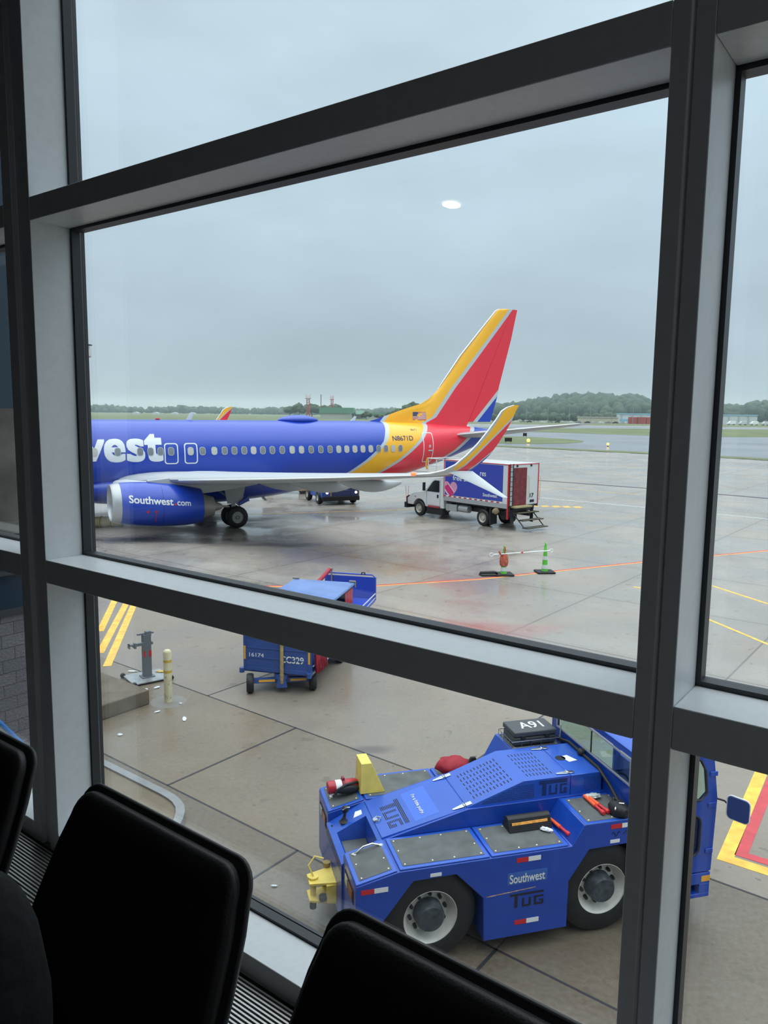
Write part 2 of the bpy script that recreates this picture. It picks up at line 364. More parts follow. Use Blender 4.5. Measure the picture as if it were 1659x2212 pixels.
line('ground_marking_yellow_bay', [(8.72, 26.02), (9.9, 25.2)], .12, YEL)
line('ground_marking_yellow_bay', [(11.57, 26.38), (12.9, 21.6), (13.3, 20)], .12, YEL)
line('ground_marking_yellow_bay', [(9.55, 21.9), (10.11, 19.43), (10.6, 17)], .10, YEL)
for (a, b_) in (((-8.45, 23.6), (-7.58, 19.9)), ((-7.95, 23.2), (-6.9, 18.05)), ((-7.66, 23.01), (-6.38, 17.1))):
    d = Vector((a[0] - b_[0], a[1] - b_[1])); line('ground_marking_yellow_stripe', [(b_[0], b_[1]), (b_[0] + d.x * 1.25, b_[1] + d.y * 1.25)], .19, YEL)
line('ground_marking_yellow_corner', [(7.6, 13.95), (4.66, 9.62), (8.5, 6.9)], .19, YEL)
line('ground_marking_red_corner', [(7.75, 13.8), (4.92, 9.72), (8.6, 7.12)], .15, RDP)
line('ground_marking_yellow_guide', [(-14, 42.6), (-7.2, 44.0), (-.8, 45.9), (3.2, 47.6)], .14, YEL)
line('ground_drain', [(2, 79.5), (13.7, 69.3), (21.6, 62.6), (28.2, 55.8), (45, 40)], .5, PUR, .006)
line('ground_marking_white', [(10.8, 54.8), (17.0, 49.4), (22.5, 44.4), (30, 37.5)], .12, WHP)
line('ground_marking_white', [(12.6, 63.7), (19.5, 57.0)], .10, YEL)
# slab joints close to the building: u along the facade to the right, n outwards
def JN(u_, n_): return (.788 * u_ + .615 * n_, -.615 * u_ + .788 * n_)
JM = mat('joint_sealant', (.025, .026, .03), .5); JC = mat('joint_crack', (.05, .045, .04), .7)
for (u0, n0, u1, n1, w_, m_) in ((-14, 6.95, 9, 6.95, .028, JM), (-16, 9.84, 14, 9.84, .030, JM), (-9.72, 6.95, -9.72, 9.84, .04, JM), (-3.77, 6.95, -3.77, 5.3, .04, JM), (-3.77, 6.95, -3.77, 9.84, .02, JC), (2.2, 6.95, 2.2, 9.84, .03, JM), (-6.84, 6.95, -6.84, 4.2, .035, JM), (-12.6, 6.95, -12.6, 3.5, .02, JC),
                                 (-6.39, 9.84, -6.39, 17, .03, JM), (-.5, 9.84, -.5, 17, .03, JM), (5.4, 9.84, 5.4, 17, .03, JM), (-12.3, 9.84, -12.3, 15.5, .03, JM), (-18, 15.6, 16, 15.6, .025, JM), (-9.3, 17.0, 18, 17.0, .02, JC)):
    line('ground_joint', [JN(u0, n0), JN(u1, n1)], w_, m_, .0035)
b = MB()
for k in range(5):
    t0 = k / 5; b.prism([(9.5 + 3.4 * t0, 49.7 - .1 * k), (10.0 + 3.4 * t0, 49.9 - .1 * k), (10.1 + 3.4 * t0, 49.2 - .1 * k), (9.6 + 3.4 * t0, 49.0 - .1 * k)], 0, .006, 'z')
tag(b.build('ground_marking_yellow_code', YEL), kind='structure')

# ------------------------------------------------------------------ the gate lounge: local axes x = out through the glass, y = along it to the left
RZW = 53 * D2R
FLOOR = 4.25; CEIL = 7.65
FRAME = mat('satin_aluminium', (.80, .83, .85), .36, noise=(40, .03), spec=.4)
BEAD = mat('black_glazing_bead', (.030, .032, .038), .45)
WG = glass_mat('window_glass', (.97, .985, .985), 1.5)
GD0, GD1 = 1.406, 1.55          # room face and glass side of the frame
def st(name, b, m, **k):
    o = b.build(name, m, rz=RZW, **k); tag(o, kind='structure'); return o
MULL = [(4.70, 4.772), (2.561, 2.735), (.385, .457), (-1.79, -1.718)]
def mullion(name, w0, w1, groove=True):
    b = MB(); g = .004; mid = (w0 + w1) / 2; gw = .004 if w1 - w0 < .1 else .028; gd = .006 if w1 - w0 < .1 else .02
    b.prism([(GD0, w0), (GD0, mid - gw), (GD0 + gd, mid - gw), (GD0 + gd, mid + gw), (GD0, mid + gw), (GD0, w1), (GD1, w1), (GD1, w0)], FLOOR, CEIL - .01, 'z')
    o = st(name, b, FRAME, bevel=.0015, seg=1)
    return o
for k, (a, c) in enumerate(MULL): mullion('trim_%d' % (k + 1), a, c)
ROWS = [(FLOOR + .0, FLOOR + .074), (5.285, 5.368), (6.527, 6.602), (CEIL - .10, CEIL - .01)]
n_tr = 5
for k in range(3):
    wa, wb = MULL[k + 1][1], MULL[k][0]
    for (z0, z1) in ROWS:
        b = MB(); b.box(GD0, GD1, wa + .0005, wb - .0005, z0, z1)
        st('trim_%d' % n_tr, b, FRAME, bevel=.0015, seg=1); n_tr += 1
n_w = 1
for k in range(3):
    wa, wb = MULL[k + 1][1], MULL[k][0]
    for (_, z0), (z1, _2) in zip(ROWS, ROWS[1:]):
        r = empty('window_%d' % n_w, (0, 0, 0), RZW); tag(r, kind='structure'); n_w += 1
        g = MB().box(1.582, 1.590, wa - .02, wb + .02, z0 - .02, z1 + .02).build('glass', WG, r)
        b = MB(); e = .010
        for (x0, x1, q) in ((1.5505, 1.5815, e), (1.5905, 1.602, e - .004)):
            b.box(x0, x1, wa - .01, wa + q, z0 - .01, z1 + .01); b.box(x0, x1, wb - q, wb + .01, z0 - .01, z1 + .01)
            b.box(x0, x1, wa + q, wb - q, z0 - .01, z0 + q); b.box(x0, x1, wa + q, wb - q, z1 - q, z1 + .01)
        b.build('glazing_bead', BEAD, r)
CARPET = mat('dark_carpet', (.035, .037, .042), .95, bump=(120, .4))
st('floor', MB().box(-9, 1.40, -9, 11, FLOOR - .25, FLOOR - .002), CARPET)
ROOMW = mat('room_wall_paint', (.10, .10, .10), .85)
st('ceiling', MB().box(-9, 1.60, -9, 11, CEIL, CEIL + .2), ROOMW)
st('wall_back', MB().box(-9.15, -9, -9, 11, FLOOR, CEIL), ROOMW)
st('wall_right', MB().box(-9, 1.40, -9.15, -9, FLOOR, CEIL), ROOMW)
st('wall_left', MB().box(-9, 1.40, 11, 11.15, FLOOR, CEIL), ROOMW)
CLAD = mat('facade_panel', (.22, .23, .24), .6)
st('wall_front_spandrel', MB().box(1.41, 1.60, -9, 11, 0, FLOOR - .004), CLAD)
st('wall_front_right', MB().box(1.41, 1.60, -9, -1.795, FLOOR, CEIL), CLAD)
st('wall_front_left', MB().box(1.41, 1.60, 4.775, 11, FLOOR, CEIL), CLAD)
# slatted air grille along the foot of the glass
GR = mat('anodised_grille', (.45, .44, .43), .35, metal=.8)
gv = empty('floor_grille', (0, 0, 0), RZW)
tag(gv, 'narrow metal slatted air grille set in floor along foot of window', 'air vent')
b = MB()
for k in range(37): b.box(.93 + k * .0125, .9355 + k * .0125, -1.7, 4.6, FLOOR + .001, FLOOR + .012)
b.build('slats', GR, gv)
MB().box(.92, 1.402, -1.72, 4.62, FLOOR - .0015, FLOOR + .001).build('tray', mat('grille_tray', (.01, .01, .01), .8), gv)
for w_ in (.4, 1.62, 2.84): MB().box(.922, 1.402, w_ - .003, w_ + .003, FLOOR + .001, FLOOR + .0125).build('joint_bar', DARK, gv)
# ceiling lamp that mirrors in the glass
lp = empty('ceiling_lamp', (-4.2, .24, CEIL - .05), RZW); tag(lp, 'small warm white ceiling lamp of the lounge, mirrored in the tall pane above the tail', 'lamp')
MB().prism(rrect(.24, .19, .07), -.0, .05, 'z').build('lamp_housing', WHITE, lp)
MB().prism(rrect(.15, .11, .045), -.02, -.001, 'z').build('lamp_diffuser', mat('lamp_glow', (.9, .88, .8), .4, emit=((1, .93, .74), 11)), lp)

for k, (d_, w_) in enumerate(((-1.2, -2.2), (-1.2, -5.2), (-4.4, -3.7), (-4.4, -7.0))):  # added fill panels brighten the frame faces, placed where the panes never mirror them
    p = empty('added_fill_panel', (math.cos(RZW) * d_ - math.sin(RZW) * w_, math.sin(RZW) * d_ + math.cos(RZW) * w_, CEIL - .03), RZW)
    tag(p, 'added square fill panel under the ceiling, unseen, brightening the window frame', 'lamp', 'added fill panels under the lounge ceiling')
    MB().box(-.62, .62, -.62, .62, 0, .029).build('fill_frame', WHITE, p); MB().box(-.58, .58, -.58, .58, -.01, -.001).build('lamp_diffuser', mat('fill_glow', (.9, .9, .9), .5, emit=((.93, .97, 1), 2.3)), p)

# ------------------------------------------------------------------ lounge seats
SHELL = mat('seat_shell', (.030, .031, .034), .38, noise=(60, .1)); PAD = mat('black_leatherette', (.006, .006, .007), .5, bump=(220, .12))
def seat():
    r = empty('lounge_seat')                       # local: x to the window, y along it, z up from the floor
    def bk(y, h, off):                             # h = height over the floor on the leaning back plane
        return (.94 + (h - .795) * .45 + off * .91, y, h - off * .41)
    def outline(grow, h0, h1, rad=.055):
        pts = []
        def W(h): return .285 + (.795 - h) * .12 + grow - max(0, .5 - h) * .3
        for sgn in (1, -1):
            cs = []
            for k in range(7):
                a = k / 6 * math.pi / 2; cs.append((sgn * (W(h1) - rad + rad * math.cos(a)), h1 - rad + rad * math.sin(a)))
            side = [(sgn * W(h0 + (h1 - rad - h0) * q), h0 + (h1 - rad - h0) * q) for q in (0, .3, .6, .85)]
            full = side + cs
            pts += full if sgn == 1 else full[::-1]
        return pts
    def slab(grow, h0, h1, o0, o1, crown=0):
        P = outline(grow, h0, h1); b = MB(); n = len(P)
        rings = []
        for o_, g in ((o0, 0), (o1, 0), (o1 - crown, -.012), (o1 - crown - .002, -.05)):
            cy = sum(p[0] for p in P) / n; cz = (h0 + h1) / 2
            rings.append([bk(p[0] * (1 + g / .28), cz + (p[1] - cz) * (1 + g / .22), o_) for p in P])
        b.loft(rings[:2] if not crown else rings); return b
    slab(0, .36, .795, .0, .012).build('back_shell', SHELL, r, smooth=40, bevel=.004)
    slab(-.016, .38, .782, -.001, -.022, .010).build('back_pad', PAD, r, smooth=60, bevel=.006, seg=3)
    # seat pan towards the room
    b = MB(); prof = [(.80, .40), (.74, .405), (.55, .425), (.40, .44), (.33, .43), (.31, .40), (.34, .37), (.55, .36), (.78, .36)]
    b.prism(prof, -.27, .27, 'y'); b.build('seat', PAD, r, smooth=50, bevel=.012, seg=3)
    b = MB(); b.box(.55, .63, -.372, .372, .27, .33); b.build('beam', SHELL, r, bevel=.006)
    for s in (-1, 1): MB().tube([(.59, s * .25, .30), (.42 if s > 0 else .76, s * .25, .02)], .018, 8).build('leg', SHELL, r, smooth=50)
    MB().box(.36, .82, -.27, -.23, .0, .03).build('foot', SHELL, r, bevel=.006)
    return r
s0 = seat()
def place_seat(o, wc, dz=0, dd=0):
    d_, w_ = dd, wc
    o.location = (math.cos(RZW) * d_ - math.sin(RZW) * w_, math.sin(RZW) * d_ + math.cos(RZW) * w_, FLOOR + dz); o.rotation_euler = (0, 0, RZW)
seats = [(s0, 1.285, 'black padded lounge seat in the middle of the row, back shown whole'), (copy_tree(s0), 2.068, 'black padded lounge seat cut off by the left edge of the photo'), (copy_tree(s0), .527, 'black padded lounge seat in front of the tractor wheels, rightmost of the row')]
for o, wc, lb in seats:
    place_seat(o, wc, 0 if wc != .527 else .012); tag(o, lb, 'seat', 'lounge seats in a row at the window')

# ------------------------------------------------------------------ building wing and pavement beside it, left of the glass
def brick_mat():
    m = bpy.data.materials.new('split_block'); m.use_nodes = True; t = m.node_tree; b = t.nodes['Principled BSDF']; co = N(t, 'ShaderNodeTexCoord')
    sp = N(t, 'ShaderNodeSeparateXYZ'); LK(t, co.outputs['Object'], sp.inputs[0]); cb = N(t, 'ShaderNodeCombineXYZ'); LK(t, sp.outputs[0], cb.inputs[0]); LK(t, sp.outputs[2], cb.inputs[1])
    br = N(t, 'ShaderNodeTexBrick'); LK(t, cb.outputs[0], br.inputs['Vector']); br.inputs['Scale'].default_value = 1; br.inputs['Brick Width'].default_value = .4; br.inputs['Row Height'].default_value = .2; br.inputs['Mortar Size'].default_value = .006
    br.inputs['Color1'].default_value = (.17, .165, .18, 1); br.inputs['Color2'].default_value = (.22, .21, .225, 1); br.inputs['Mortar'].default_value = (.07, .07, .075, 1)
    n = N(t, 'ShaderNodeTexNoise'); n.inputs['Scale'].default_value = 30; LK(t, co.outputs['Object'], n.inputs['Vector'])
    mx = N(t, 'ShaderNodeMix', data_type='RGBA', blend_type='MULTIPLY'); mx.inputs[0].default_value = .6; LK(t, br.outputs[0], mx.inputs[6]); LK(t, n.outputs[0], mx.inputs[7]); LK(t, mx.outputs[2], b.inputs['Base Color'])
    b.inputs['Roughness'].default_value = .8
    bp = N(t, 'ShaderNodeBump'); bp.inputs['Strength'].default_value = .6; bp.inputs['Distance'].default_value = .02; LK(t, n.outputs[0], bp.inputs['Height']); LK(t, bp.outputs[0], b.inputs['Normal'])
    return m
wing = empty('terminal_wing', (0, 0, 0), RZW); tag(wing, 'dark terminal wing with split block base seen at the left edge of the photo', 'building')
MB().box(2.4, 6.3, 11.6, 15.6, 0, 2.75).build('block_base', brick_mat(), wing)
MB().box(2.4, 6.3, 11.6, 15.6, 3.95, 5.9).build('stone_band', mat('tan_stone', (.10, .09, .08), .8, noise=(2, .35)), wing)
MB().box(2.45, 6.25, 11.65, 15.6, 2.75, 3.95).build('lower_glazing', mat('dark_glazing', (.02, .035, .05), .12), wing)
MB().box(2.45, 6.25, 11.65, 15.6, 5.9, 12).build('upper_glazing', mat('dark_glazing', (.02, .035, .05), .12), wing)
b = MB(); b.box(2.4, 6.6, 11.55, 11.65, 2.72, 2.80); b.box(2.4, 6.6, 11.55, 11.65, 3.9, 3.98); b.box(2.4, 6.6, 11.55, 11.65, 3.35, 3.40)
for k in range(5): b.box(2.45 + k * .95, 2.52 + k * .95, 11.57, 11.65, 2.8, 3.9)
b.build('glazing_frame', DARK, wing)
BLUEP = mat('blue_hose', (.02, .16, .50), .5)
tag(MB().tube([(4.0, 11.55, 2.95), (4.35, 11.0, 2.35), (4.62, 10.55, 1.93), (4.99, 10.5, 1.49), (5.14, 10.5, 1.28), (5.31, 10.5, 1.04), (5.56, 10.5, .67), (5.95, 10.5, .05)], .034, 10).build('blue_hose', BLUEP, smooth=60, rz=RZW), 'blue hose hanging down in front of the grey block wall at left edge', 'hose')
fl = empty('floodlight', (0, 0, 0), RZW); tag(fl, 'small white floodlight sticking out past the left window post high above the aircraft', 'lamp')
MB().lathe([(0, .10), (.02, .125), (.05, .125), (.17, .105), (.19, .06)], (7.15, 11.56, 6.74), 'z', 20).build('lamp_head', mat('floodlight_white', (.62, .6, .58), .5), fl, smooth=40)
MB().lathe([(0, .14), (.012, .14)], (7.15, 11.56, 6.935), 'z', 20).build('lamp_cap', DARK, fl, smooth=40)
MB().tube([(6.25, 11.9, 6.87), (6.9, 11.8, 6.87), (7.1, 11.62, 6.87)], .025, 8).build('bracket', DARK, fl, smooth=40)
SLABM = mat('loading_slab_concrete', (.13, .105, .075), .8, noise=(3, .3), bump=(30, .3))
tag(MB().box(6.35, 9.02, 12.68, 17, 0, .30).build('concrete_platform', SLABM, rz=RZW, bevel=.02), 'raised concrete platform with stained edge beside the yellow bollard', 'platform')
CURBM = mat('curb_grey', (.24, .25, .25), .6, noise=(4, .15))
def path_strip(pts, w_, z0, z1):
    P = [Vector(p) for p in pts]; L_, R_ = [], []
    for i, p in enumerate(P):
        d = (P[min(i + 1, len(P) - 1)] - P[max(i - 1, 0)]).normalized(); n = Vector((-d.y, d.x)) * w_ / 2; L_.append(p + n); R_.append(p - n)
    b = MB()
    for i in range(len(P) - 1):
        q = [L_[i], R_[i], R_[i + 1], L_[i + 1]]; b.hull8([(a.x, a.y, z0) for a in q], [(a.x, a.y, z1) for a in q])
    return b
cpts = [(-7.5, 14.2), (-6, 13.06), (-4.58, 11.98), (-3.32, 11.02), (-3.17, 10.89), (-3.05, 10.76), (-2.96, 10.61), (-2.91, 10.45), (-2.885, 10.25), (-2.89, 10.0), (-2.97, 9.5), (-3.2, 8.9)]
tag(path_strip(cpts, .13, 0, .12).build('curb', CURBM), kind='structure')
tag(MB().prism([(-7.48, 14.1), (-4.6, 11.93), (-3.34, 10.97), (-3.19, 10.84), (-3.08, 10.72), (-3.0, 10.58), (-2.95, 10.44), (-2.925, 10.25), (-2.93, 10.0), (-3.01, 9.5), (-3.24, 8.9), (-6, 8)], 0, .09, 'z').build('ground_kerbed_island', mat('kerbed_concrete', (.17, .135, .09), .7, noise=(2, .2), bump=(25, .3))), kind='structure')

# ------------------------------------------------------------------ the airliner: local x aft from the nose, y to starboard (away), z up
AO = (-9.03 - 19.6 * math.cos(28.106 * D2R), 41.40 - 19.6 * math.sin(28.106 * D2R), 0)
ac = empty('airliner', AO, 28.106 * D2R)
tag(ac, 'blue twin-engine airliner with red and yellow tail, parked behind the tall pane', 'airplane')
BLUE = (.008, .050, .42); LY = (.93, .47, .020); LR = (.80, .030, .055); LW = (.50, .55, .57)
def interp(tab, x):
    if x <= tab[0][0]: return tab[0][1]
    for (a, b_), (c, d) in zip(tab, tab[1:]):
        if x <= c: return b_ + (d - b_) * (x - a) / (c - a)
    return tab[-1][1]
def livery(name, curves, widths, cols, ax=(0, 20, 40), zr=(0, 13)):
    """bands along x whose limits depend on height z: curves = tables (z, x)"""
    m = bpy.data.materials.new(name); m.use_nodes = True; t = m.node_tree; b = t.nodes['Principled BSDF']
    co = N(t, 'ShaderNodeTexCoord'); sp = N(t, 'ShaderNodeSeparateXYZ'); LK(t, co.outputs['Object'], sp.inputs[0])
    zm = N(t, 'ShaderNodeMapRange'); zm.inputs[1].default_value = zr[0]; zm.inputs[2].default_value = zr[1]; LK(t, sp.outputs[2], zm.inputs[0])
    cur = cols[0]; first = True; prev = None
    k = 0
    for tab, wd in zip(curves, widths):
        fc = N(t, 'ShaderNodeFloatCurve'); c = fc.mapping.curves[0]; fc.mapping.extend = 'HORIZONTAL'
        pts = [((z - zr[0]) / (zr[1] - zr[0]), (x - ax[1]) / (ax[2] - ax[1])) for z, x in tab]
        c.points[0].location = pts[0]; c.points[1].location = pts[-1]
        for p in pts[1:-1]: c.points.new(*p)
        for p in c.points: p.handle_type = 'VECTOR'
        fc.mapping.update(); LK(t, zm.outputs[0], fc.inputs['Value'])
        xx = N(t, 'ShaderNodeMapRange'); xx.inputs[3].default_value = ax[1]; xx.inputs[4].default_value = ax[2]; LK(t, fc.outputs[0], xx.inputs[0])
        for extra in (0, wd):
            k += 1
            ad = N(t, 'ShaderNodeMath', operation='ADD'); LK(t, xx.outputs[0], ad.inputs[0]); ad.inputs[1].default_value = extra
            gt = N(t, 'ShaderNodeMath', operation='GREATER_THAN'); LK(t, sp.outputs[0], gt.inputs[0]); LK(t, ad.outputs[0], gt.inputs[1])
            mx = N(t, 'ShaderNodeMix', data_type='RGBA'); LK(t, gt.outputs[0], mx.inputs[0])
            if prev is None: mx.inputs[6].default_value = cols[0] + (1,)
            else: LK(t, prev, mx.inputs[6])
            mx.inputs[7].default_value = cols[k] + (1,); prev = mx.outputs[2]
    LK(t, prev, b.inputs['Base Color']); b.inputs['Roughness'].default_value = .32; b.inputs['Coat Weight'].default_value = .35; b.inputs['Coat Roughness'].default_value = .1
    return m
CA = [(0, 21.5), (1.2, 23.2), (1.6, 24.0), (2.1, 25.8), (2.6, 26.75), (3.21, 27.66), (3.78, 28.38), (4.27, 28.88), (5.38, 29.45), (5.81, 29.85), (7.5, 30), (13, 30)]
CB = [(0, 24), (1.3, 25.2), (1.9, 27.4), (2.54, 28.81), (3.12, 29.8), (3.66, 30.58), (4.33, 31.44), (5.35, 32.31), (5.66, 32.97), (7.42, 34.31), (12.6, 38.75), (13, 39.1)]
CC = [(0, 29), (1.9, 31), (2.61, 32.4), (3.05, 33.17), (3.66, 34.32), (4.37, 35.25), (5.08, 35.85), (5.3, 36.02), (7.5, 38.15), (13, 43)]
LIV = livery('tail_livery', [CA, CB, CC], [.28, .30, .34], [BLUE, LW, LY, LW, LR, LW, BLUE], (0, 20, 44))
ABLUE = mat('airframe_blue', BLUE, .32, coat=.35); AGREY = mat('airframe_grey', (.42, .44, .46), .4); AWHITE = mat('airframe_white', (.66, .69, .71), .35, coat=.2); AMET = mat('bare_metal', (.62, .63, .64), .32, metal=.85)
TOP = [(0, 3.3), (.6, 4.0), (1.6, 4.55), (2.6, 5.0), (4, 5.32), (5.5, 5.42), (28, 5.42), (30.4, 5.36), (33, 5.28), (36, 5.12), (37.5, 4.95), (38.02, 4.8)]
BOT = [(0, 3.1), (.6, 2.5), (1.6, 2.0), (2.6, 1.7), (4, 1.48), (5.5, 1.40), (22.5, 1.38), (24.5, 1.42), (25.7, 1.47), (27.5, 1.60), (28.7, 1.74), (30.3, 2.02), (31.6, 2.32), (33.5, 2.85), (36, 3.7), (37.5, 4.25), (38.02, 4.5)]
WID = [(0, .1), (.6, .72), (1.6, 1.18), (2.6, 1.48), (4, 1.76), (5.5, 1.88), (26, 1.88), (28, 1.83), (30, 1.66), (32, 1.38), (34, 1.0), (36, .6), (37.5, .28), (38.02, .12)]
CEN = [(0, 3.2), (5.5, 3.54), (26, 3.54), (30, 3.75), (34, 4.15), (38.02, 4.65)]
def sec(x, n=56, grow=0.0):
    t_, b_, w_, c_ = interp(TOP, x), interp(BOT, x), interp(WID, x), interp(CEN, x); out = []
    for k in range(n):
        a = 2 * math.pi * k / n; sy, sz = math.cos(a), math.sin(a)
        out.append((x, (w_ + grow) * sy, c_ + ((t_ - c_) if sz > 0 else (c_ - b_)) * sz + grow * sz))
    return out
def skin_y(x, z, g=.008):
    t_, b_, w_, c_ = interp(TOP, x), interp(BOT, x), interp(WID, x), interp(CEN, x)
    h = (t_ - c_) if z > c_ else (c_ - b_); q = max(0, 1 - ((z - c_) / h) ** 2); return -(w_ * math.sqrt(q) + g)
xs = [0, .15, .35, .6, .9, 1.2, 1.6, 2.1, 2.6, 3.2, 4, 4.7, 5.5] + [6.5 + k for k in range(20)] + [26 + .5 * k for k in range(25)] + [38.02]
MB().loft([sec(x) for x in xs]).build('fuselage', LIV, ac, smooth=40)
# wing to body fairing
b = MB(); secs = []
for k in range(25):
    u = k / 24; x = 11.2 + 13.2 * u; e = math.sin(math.pi * u) ** .55; cs = []
    for j in range(32):
        a = 2 * math.pi * j / 32; cs.append((x, 2.06 * math.cos(a) * (.55 + .45 * e), 2.02 + (1.05 if math.sin(a) < 0 else .95) * math.sin(a) * (.35 + .65 * e)))
    secs.append(cs)
b.loft(secs).build('belly_fairing', ABLUE, ac, smooth=50)
def foil(x0, ch, tk, y, z, inc=0.0, n=14, f0=0.0, f1=1.0, camb=.015):
    """airfoil ring at span y"""
    up, lo = [], []
    for k in range(n + 1):
        u = f0 + (f1 - f0) * (1 - math.cos(math.pi * k / n)) / 2
        th = 5 * tk * (.2969 * math.sqrt(u) - .126 * u - .3516 * u * u + .2843 * u ** 3 - .1020 * u ** 4) + .0008
        cm = camb * (1 - (2 * u - .8) ** 2)
        X = x0 + ch * u; Z = z + ch * cm - inc * ch * (u - .3)
        up.append((X, y, Z + ch * th)); lo.append((X, y, Z - ch * th))
    return up + lo[::-1][1:-1] if f0 == 0 and f1 == 1 else up + lo[::-1]
def wing_le(b_): return 14.3 + .52 * (b_ - 2)
def wing_te(b_): return 22.35 if b_ < 5.6 else 22.35 + (23.75 - 22.35) * (b_ - 5.6) / (16.9 - 5.6)
def wing_z(b_): return 2.46 + .075 * (b_ - 1.9) + .0014 * max(0, b_ - 6) ** 2 * .6
WLIV_T = [(3.6, 23.05), (4.03, 23.72), (4.85, 24.60), (5.8, 25.66), (6.4, 26.4)]; WLIV_R = [(3.6, 23.75), (3.86, 24.05), (4.4, 24.72), (4.9, 25.4), (6.4, 27)]
WLIV_0 = [(3.6, 24.2), (3.78, 23.55), (3.9, 23.32), (4.05, 23.46), (4.40, 23.90), (4.80, 24.31), (5.25, 24.69), (5.7, 25.02), (6.05, 25.22), (6.4, 25.4)]
WLIV = livery('winglet_livery', [WLIV_0, WLIV_T, WLIV_R], [.0, .10, .07], [LW, LY, LY, LW, LR, LW, BLUE], (0, 20, 30), (3, 7))
WLIV2 = livery('far_winglet_livery', [[(z, x - .3) for z, x in WLIV_0], [(z, x - .30) for z, x in WLIV_T], WLIV_R], [.0, .08, .07], [LW, LY, LY, LW, LR, LW, BLUE], (0, 20, 30), (3, 7))
for sg, side in ((-1, 'port'), (1, 'starboard')):
    bs = [1.2, 1.9, 3, 4.2, 5.6, 7.5, 9.5, 11.5, 13.5, 15.5, 16.9]
    secs = [foil(wing_le(q), (wing_te(q) - wing_le(q)), .092 if q < 4 else .098 - .0005 * (q - 4), sg * q, wing_z(q) - (.10 if q < 4 else .05), .02 if q > 5 else .022) for q in bs]
    MB().loft(secs).build('wing', AGREY, ac, smooth=50)
    # polished leading edge slats
    secs = [foil(wing_le(q) - .03, .16 * (wing_te(q) - wing_le(q)) + .03, .185 if q > 6 else .16, sg * q, wing_z(q) - .03, .02 if q > 5 else .022, f0=0, f1=.9) for q in bs[4:]]
    secs = [[(p[0], p[1], p[2]) for p in s_] for s_ in secs]
    MB().loft(secs).build('slat', mat('slat_metal', (.68, .69, .70), .38, metal=.5), ac, smooth=50)
    # winglet
    WL = [(16.9, 22.10, 23.75, wing_z(16.9)), (17.15, 22.55, 24.0, 3.72), (17.38, 23.0, 24.2, 3.84), (17.52, 23.4, 24.48, 4.05), (17.62, 23.82, 24.84, 4.40), (17.70, 24.22, 25.13, 4.80), (17.77, 24.60, 25.42, 5.25), (17.83, 24.94, 25.66, 5.7), (17.86, 25.14, 25.78, 6.0), (17.875, 25.36, 25.86, 6.14), (17.88, 25.68, 25.92, 6.24)]
    def ring(q, n=14):
        y, x0, x1, z = q; up, lo = [], []
        i = WL.index(q); a = WL[max(i - 1, 0)]; c = WL[min(i + 1, len(WL) - 1)]; d = Vector((c[0] - a[0], c[3] - a[3])).normalized(); nn = Vector((-d.y, d.x))
        ch = x1 - x0
        for k in range(n + 1):
            u = (1 - math.cos(math.pi * k / n)) / 2; th = 5 * .09 * (.2969 * math.sqrt(u) - .126 * u - .3516 * u * u + .2843 * u ** 3 - .1020 * u ** 4) * ch + .002
            for arr, s2 in ((up, 1), (lo, -1)): arr.append((x0 + ch * u, sg * (y + nn.x * th * s2), z + nn.y * th * s2))
        return up + lo[::-1][1:-1]
    wl = MB().loft([ring(q) for q in WL]).build('winglet', WLIV if sg < 0 else WLIV2, ac, smooth=50)
    b = MB()
    b.tube([(q[1] - .005, sg * q[0], q[3]) for q in WL], [.05] + [.045] * 8 + [.03, .015], 8); b.build('winglet_edge', AMET, wl, smooth=60)
    # lower scimitar blade
    secs = []
    for u in (0, .25, .5, .75, 1):
        x0 = 23.15 + 2.12 * u; x1 = 24.25 + 1.24 * u; y = 17.38 + .55 * u; z = 3.80 - .98 * u; n = 10; up, lo = [], []
        for k in range(n + 1):
            v = k / n; th = .05 * math.sin(math.pi * v) ** .6 * (1 - .8 * u) + .001; up.append((x0 + (x1 - x0) * v, sg * (y + th), z + th * .5)); lo.append((x0 + (x1 - x0) * v, sg * (y - th), z - th * .5))
        secs.append(up + lo[::-1][1:-1])
    MB().loft(secs).build('winglet_blade', AWHITE, wl, smooth=60)
    MB().blob((22.05, sg * 16.85, wing_z(16.85) + .03), (.14, .10, .07), 3, 2, 0).build('navigation_light', mat('nav_red' if sg < 0 else 'nav_green', (.9, .12, .05) if sg < 0 else (.1, .8, .2), .3, emit=((1, .09, .03), 3) if sg < 0 else ((.1, 1, .3), 3)), ac, smooth=60)
    # flap track fairings under the trailing edge
    for q, L_, r_ in ((5.2, 3.3, .30), (8.9, 3.5, .33), (12.4, 3.0, .27)):
        te = wing_te(q); secs = []
        for k in range(13):
            u = k / 12; x = te - L_ * .72 + L_ * u; rr = r_ * (math.sin(math.pi * min(u * .92 + .05, 1)) ** .7) + .01; zc = wing_z(q) - .12 - .30 * math.sin(math.pi * u * .8) - .02 * u
            secs.append([(x, sg * q + .62 * rr * math.cos(2 * math.pi * j / 14), zc + rr * .95 * math.sin(2 * math.pi * j / 14)) for j in range(14)])
        MB().loft(secs).build('flap_track_fairing', AGREY, ac, smooth=60)
    # tailplane
    secs = []
    for u in (0, .3, .6, .9, 1):
        q = .35 + 6.85 * u; x0 = 34.3 + 4.15 * u * (1 if u < 1 else 1.02); ch = 3.75 - 2.55 * u - (.25 if u == 1 else 0)
        secs.append(foil(x0, ch, .10, sg * q, 4.55 + .86 * u, 0, camb=0))
    MB().loft(secs).build('tailplane', AGREY, ac, smooth=50)
